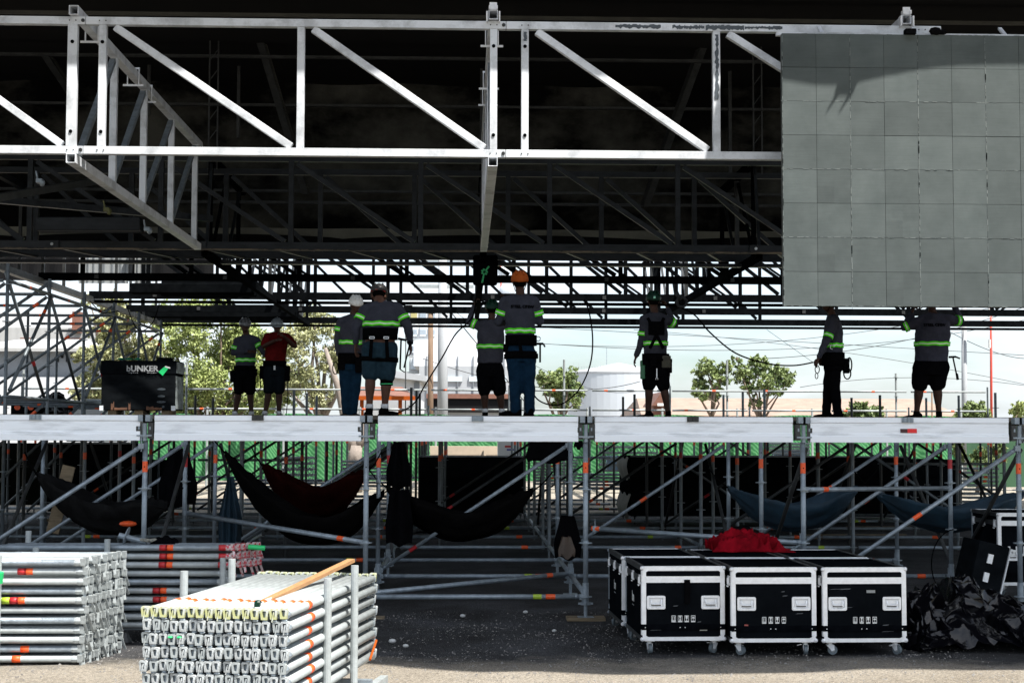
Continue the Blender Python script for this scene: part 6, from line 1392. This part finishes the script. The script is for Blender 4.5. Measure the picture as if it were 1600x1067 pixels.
for px in (565, 625): m = MB(); x = X_(px, 58) - X_(600, 60); m.beam((x, -2, 0), (x, -2, b.z - .1), .14, .14, (0, 1, 0)); m.build('post', ORP, T)
m = MB(); m.box((0, 1, 1.6), (b.x - a.x, .2, 2.9)); m.build('back_wall', CONC, T)
# tank
T = thing('storage_tank', 'big white cylindrical tank with low conical roof', 'tank', (X_(967, 125), 125, 0)); s = F_PX / 125; r_ = 80 / s; h_ = 1.74 + (675 - 584) / s
m = MB(); m.tube([(0, 0, 0), (0, 0, h_)], r_, 48); m.build('shell', TANK, T, smooth=False)
m = MB(); m.loft([[V(cx_ + q * math.cos(2 * math.pi * i / 48), q * math.sin(2 * math.pi * i / 48), z) for i in range(48)] for q, z, cx_ in ((r_ * 1.01, h_ - .02, 0), (r_ * 1.01, h_ + .12, 0), (.06, h_ + .95, 0))]); m.build('roof', CONC, T)
m = MB()
for k in range(14): m.beam((-r_ * .98 + k * .22, -2, h_), (-r_ * .98 + k * .22, -2, h_ + .55 + .3 * (k % 2)), .03, .03)
m.beam((-r_ * .98, -2, h_ + .5), (-r_ * .98 + 3, -2, h_ + .5), .03, .03); m.build('top_rail', GALVB, T)
m = MB(); m.beam((-1.0, 0, h_ + .6), (-1.0, 0, h_ + 2.2), .04, .04); m.build('mast', GALV, T)
# tiled roof hall
T, W, z1, zb = boxthing('tiled_hall', 'long low hall with a peach tiled roof', 'building', 1000, 1500, 648, 76, 10, CONCG); s = F_PX / 76; z2 = 1.74 + (675 - 617) / s
m = MB(); m.loft([[V(-W / 2, -.6, z1 - .05), V(-W / 2, -.6, z1 - .2), V(-W / 2, 10.6, z1 - .2), V(-W / 2, 10.6, z1 - .05), V(-W / 2 + .4, 5, z2)], [V(W / 2, -.6, z1 - .05), V(W / 2, -.6, z1 - .2), V(W / 2, 10.6, z1 - .2), V(W / 2, 10.6, z1 - .05), V(W / 2 - .4, 5, z2)]]); m.build('roof', TILE, T)
T, W, z1, zb = boxthing('red_hut', 'little red gabled hut between the bare legs of the green-helmeted man', 'hut', 1021, 1040, 634, 66, 3, BRICK); s = F_PX / 66
m = MB(); m.loft([[V(-W / 2 - .1, y, z1), V(W / 2 + .1, y, z1), V(.05, y, z1 + .6)] for y in (-.3, 3.2)]); m.build('roof', BRICK, T); m = MB(); m.box((0, -.32, z1 + .05), (W * .5, .02, .12)); m.build('sign', WHT, T)
# left buildings
T, W, z1, zb = boxthing('long_shed', 'long white shed with corrugated roof behind the left scaffold tower', 'building', -60, 152, 548, 68, 14, CONCG); s = F_PX / 68
m = MB(); m.loft([[V(-W / 2, -.5, z1 - .05), V(W / 2, -.5, z1 - .05), V(W / 2, -.5, z1 + .1), V(-W / 2, -.5, z1 + .1)], [V(-W / 2, 9, z1 + .9), V(W / 2, 9, z1 + .9), V(W / 2, 9, z1 + 1.05), V(-W / 2, 9, z1 + 1.05)]]); m.build('roof', CORR, T)
for (px, py) in ((88, 562), (95, 556), (103, 562), (110, 556), (118, 562), (125, 556)): m = MB(); x = X_(px, 68) - T.location.x; m.box((x, -.02, Z_(py, 68, px)), (.10, .08, .19)); m.build('vent_slot', DARKW, T)
m = MB(); m.box((0, -.6, (Z_(598, 68, 50)) / 2 + .2), (W, .4, Z_(575, 68, 50) - .6)); m.build('lower_wall', WALLW, T)
T, W, z1, zb = boxthing('upper_house', 'pale building with terracotta patches above the white shed', 'building', -60, 130, 512, 88, 14, CORR); s = F_PX / 88
for k in range(8): m = MB(); m.box((-W / 2 + 1.0 + k * .9, -.05, z1 - .7 - .3 * (k % 3)), (.7, .1, .25)); m.build('patch', BRICK, T)
m = MB(); m.box((W * .46, -.1, z1 + .3), (.42, 1, 1.2)); m.build('chimney', BRICK, T)
T, W, z1, zb = boxthing('distant_block', 'faint pale block far behind the left tower', 'building', -80, 118, 488, 150, 20, WALLW)
T, W, z1, zb = boxthing('white_lorry', 'white lorry body seen beyond the left end of the deck beam', 'vehicle', 105, 160, 628, 33, 2.2, WHT, py1=690, )
m = MB(); m.box((0, -.02, z1 - .1), (W, .03, .08)); m.build('side_rail', GALVB, T)
for k, px in enumerate((31, 52)):
    m = MB(); p = at(px, 641, 31); m.box((0, 0, 0), (.30, .2, .22)); m.k = 1; m.tube([(-.02, -.12, .06), (-.02, -.1, .06)], .06, 10); tag(m.build('lamp_box', [DKP, ORG], loc=p), ['black lamp box with orange lens, nearer the left picture edge', 'black lamp box with orange lens, nearer the rubbish bag'][k], 'lamp box', 'lamp boxes with orange lenses')
p = at(90, 650, 29); m = MB(); m.grid(lambda u, v: V((u - .5) * .42, -.12 + .06 * NZ.noise(V(u * 5, v * 5, 2)), -.05 + .5 * v * (1 - (2 * (u - .5)) ** 4) + .02 * NZ.noise(V(u * 9, v * 9, 1))), 20, 16); o = m.build('rubbish_bag', PLAST, smooth=True, loc=p); mod(o, 'SOLIDIFY', thickness=.12); tag(o, 'shiny black rubbish bag beside the lamp boxes at the left', 'bag')
# poles, masts and lamp posts
def pole(lb, px, Y, pyt, w, mt, nm='utility_pole', cat='pole', px2=None):
    x = X_(px, Y, pyt); x0 = X_(px2, Y) if px2 else X_(px, Y, 650); zt_ = Z_(pyt, Y, px); r = w / 2 * Y / F_PX; T = thing(nm, lb, cat, (x0, Y, 0)); m = MB(); m.tube([(0, 0, 0), (x - x0, 0, zt_)], [r * 1.1, r * .85], 12); m.build('shaft', mt, T, smooth=True); return T, x - x0, zt_
T, dx, zt_ = pole('brown timber utility pole behind the stage, left of the concrete one', 673, 58, 482, 9, TIMB)
m = MB(); m.box((dx, -.05, zt_ - .1), (.35, .1, .2)); m.build('cap', DGAL, T)
T, dx, zt_ = pole('thick pale concrete utility pole right of the timber one', 692, 56, 380, 16, CONC)
for z in (zt_ - .6, zt_ - 1.6): m = MB(); m.beam((-1.1, 0, z), (1.1, 0, z), .1, .12); m.build('cross_arm', GALVB, T)
T, dx, zt_ = pole('tall pale lamp post at the right behind the heavy man', 1506, 52, 470, 9, CONC, 'lamp_post')
m = MB(); m.beam((0, 0, zt_), (1.2, 0, zt_ + .3), .06, .06); m.build('arm', CONC, T)
T, dx, zt_ = pole('thin red and white mast at the far right', 1548, 54, 440, 4, mat('mast_red', (.45, .04, .02), .5), 'mast', 'mast')
for k in range(3): m = MB(); m.tube([(0, 0, 4.8 + k * 1.1), (0, 0, 5.1 + k * 1.1)], .05, 8); m.build('white_band', WHT, T)
T, dx, zt_ = pole('slim red mast carrying white dishes above the trusses', 783, 90, 380, 3, mat('mast_red', (.45, .04, .02), .5), 'antenna_mast', 'mast')
for (px, py, rr_) in ((787, 425, 9), (792, 455, 12), (776, 530, 5)):
    m = MB(); p = at(px, py, 89) - T.location; p.y = -1; m.ell(p, (rr_ * 90 / F_PX, .25, rr_ * 90 / F_PX), 16); m.build('dish', TANK, T, smooth=True)
T, dx, zt_ = pole('small lamp post with a dark lantern between the two white-striped men', 634, 60, 482, 2, DGAL, 'lamp_post')
m = MB(); m.box((.08, 0, zt_), (.3, .2, .25)); m.build('lantern', DKP, T)
pole('reddish thin post seen through the bay below the deck', 857, 40, 690, 4, BRICK, 'thin_post', 'post'); pole('brown thin post behind the legs of the heavy man', 1456, 45, 612, 3, TIMB, 'thin_post', 'post')
# overhead wires
wires = [((800, 533), (1240, 545), (1600, 500), 70), ((830, 536), (1230, 532), (1600, 468), 75), ((620, 500), (1000, 520), (1600, 555), 70), ((990, 515), (1300, 548), (1600, 600), 80), ((1200, 560), (1400, 535), (1600, 480), 60), ((690, 470), (900, 600), (1040, 592), 85), ((690, 470), (760, 555), (830, 640), 57), ((1250, 605), (1420, 590), (1600, 602), 75), ((1460, 505), (1540, 545), (1600, 560), 58), ((660, 560), (850, 606), (1000, 596), 60)]
for k, (a, b, c, Y) in enumerate(wires):
    P = [at(*a, Y), at(*b, Y), at(*c, Y)]; out = [P[0] * (1 - t) ** 2 + (P[1] * 2 - (P[0] + P[2]) / 2) * 2 * t * (1 - t) + P[2] * t * t for t in [i / 20 for i in range(21)]]
    m = MB(); m.tube(out, .014 if k != 6 else .02, 5); tag(m.build('overhead_wire', DGAL, smooth=True), f'thin overhead wire against the sky, {ORD[k]} counted from the top' if k < 4 else ['wire rising to the right behind the screen', 'wire dropping steeply from the concrete pole to the tank', 'stay wire slanting down from the concrete pole', 'low wire just above the tiled hall', 'short wire at the right beside the lamp post', 'low wire crossing the white tank'][k - 4], 'wire', 'overhead wires')
# stacks beyond the stage
def farstack(px0, px1, py0, py1, Y, lb, rows=8, cols=6):
    m = MB(); xa, xb = X_(px0, Y), X_(px1, Y); za = Z_(py1, Y); zb_ = Z_(py0, Y); r_ = random.Random(px0)
    for i in range(rows):
        for j in range(cols):
            z = za + (zb_ - za) * i / rows + .03; y = Y + j * .09; dx = r_.uniform(-.06, .06); m.k = 0; m.tube([(xa + dx, y, z), (xb + dx, y, z)], .026, 6)
            if j == 0 and r_.random() < .5: m.k = 1; x = xa + (xb - xa) * r_.uniform(.3, .6); m.tube([(x, y, z), (x + .08, y, z)], .028, 6)
    return tag(m.build('tube_bundle', [GALVB, ORG]), lb, 'tube bundle', 'bundles of scaffold tube beyond the stage', 'stuff')
farstack(536, 604, 718, 762, 36, 'bundle of pale scaffold tubes beyond the second front post'); farstack(838, 900, 716, 758, 37, 'bundle of pale scaffold tubes beyond the middle front post', 9); farstack(1508, 1556, 726, 792, 35, 'bundle of pale scaffold tubes beyond the right end of the stage', 10)
farstack(905, 975, 738, 765, 34, 'low bundle of pale tubes right of the middle front post', 5); farstack(405, 520, 752, 775, 35, 'low bundle of tubes behind the reddish hammock', 4); farstack(70, 250, 765, 790, 33.5, 'low spread of pale tubes under the left end of the stage', 3); farstack(1290, 1450, 806, 822, 30, 'low spread of tubes behind the blue hammocks', 2)
def rackf(px0, px1, py0, py1, Y, lb, blue=False):
    T = thing('truss_stack', lb, 'truss stack', (X_((px0 + px1) / 2, Y), Y, 0), 0, 'stacked aluminium trusses beyond the stage'); W = X_(px1, Y) - X_(px0, Y); z0, z1 = Z_(py1, Y), Z_(py0, Y); n = 5
    for i in range(n):
        z = z0 + (z1 - z0) * i / (n - 1)
        for y in (0, .5): m = MB(); m.tube([(-W / 2, y, z), (W / 2, y, z)], .03, 6); m.build('chord', GALVB, T)
        if i < n - 1:
            m = MB()
            for k in range(9): x = -W / 2 + W * k / 9; m.tube([(x, 0, z), (x + W / 18, 0, z + (z1 - z0) / (n - 1)), (x + W / 9, 0, z)], .014, 5)
            m.build('lacing', GALVB, T)
    if blue: m = MB(); m.box((0, .25, (z0 + z1) / 2 - .1), (W * .75, .3, (z1 - z0) * .6)); m.build('blue_sheet', BLUEP, T)
rackf(938, 1028, 698, 735, 38, 'stack of aluminium trusses wrapped round a pale blue sheet', True); rackf(440, 490, 716, 752, 37, 'stack of aluminium trusses at the left beyond the hammocks'); rackf(1205, 1265, 692, 712, 39, 'stack of aluminium trusses at the right, beside a pale blue panel', True)
T, W, z1, zb = boxthing('beige_lorry_bed', 'beige low wall behind the middle black crate', 'wall', 672, 800, 697, 40, .4, mat('beige_board', (.55, .45, .34), .8, 0, .2, 2))
T, W, z1, zb = boxthing('white_drum', 'white drum with a red and blue mark beyond the middle bay', 'drum', 778, 812, 690, 39, .8, WHT)
m = MB(); m.box((.0, -.02, z1 - .12), (.2, .02, .05)); m.k = 1; m.box((.05, -.02, z1 - .2), (.2, .02, .04)); m.build('mark', [RED, mat('navy_mark', (.03, .05, .3), .5)], T)
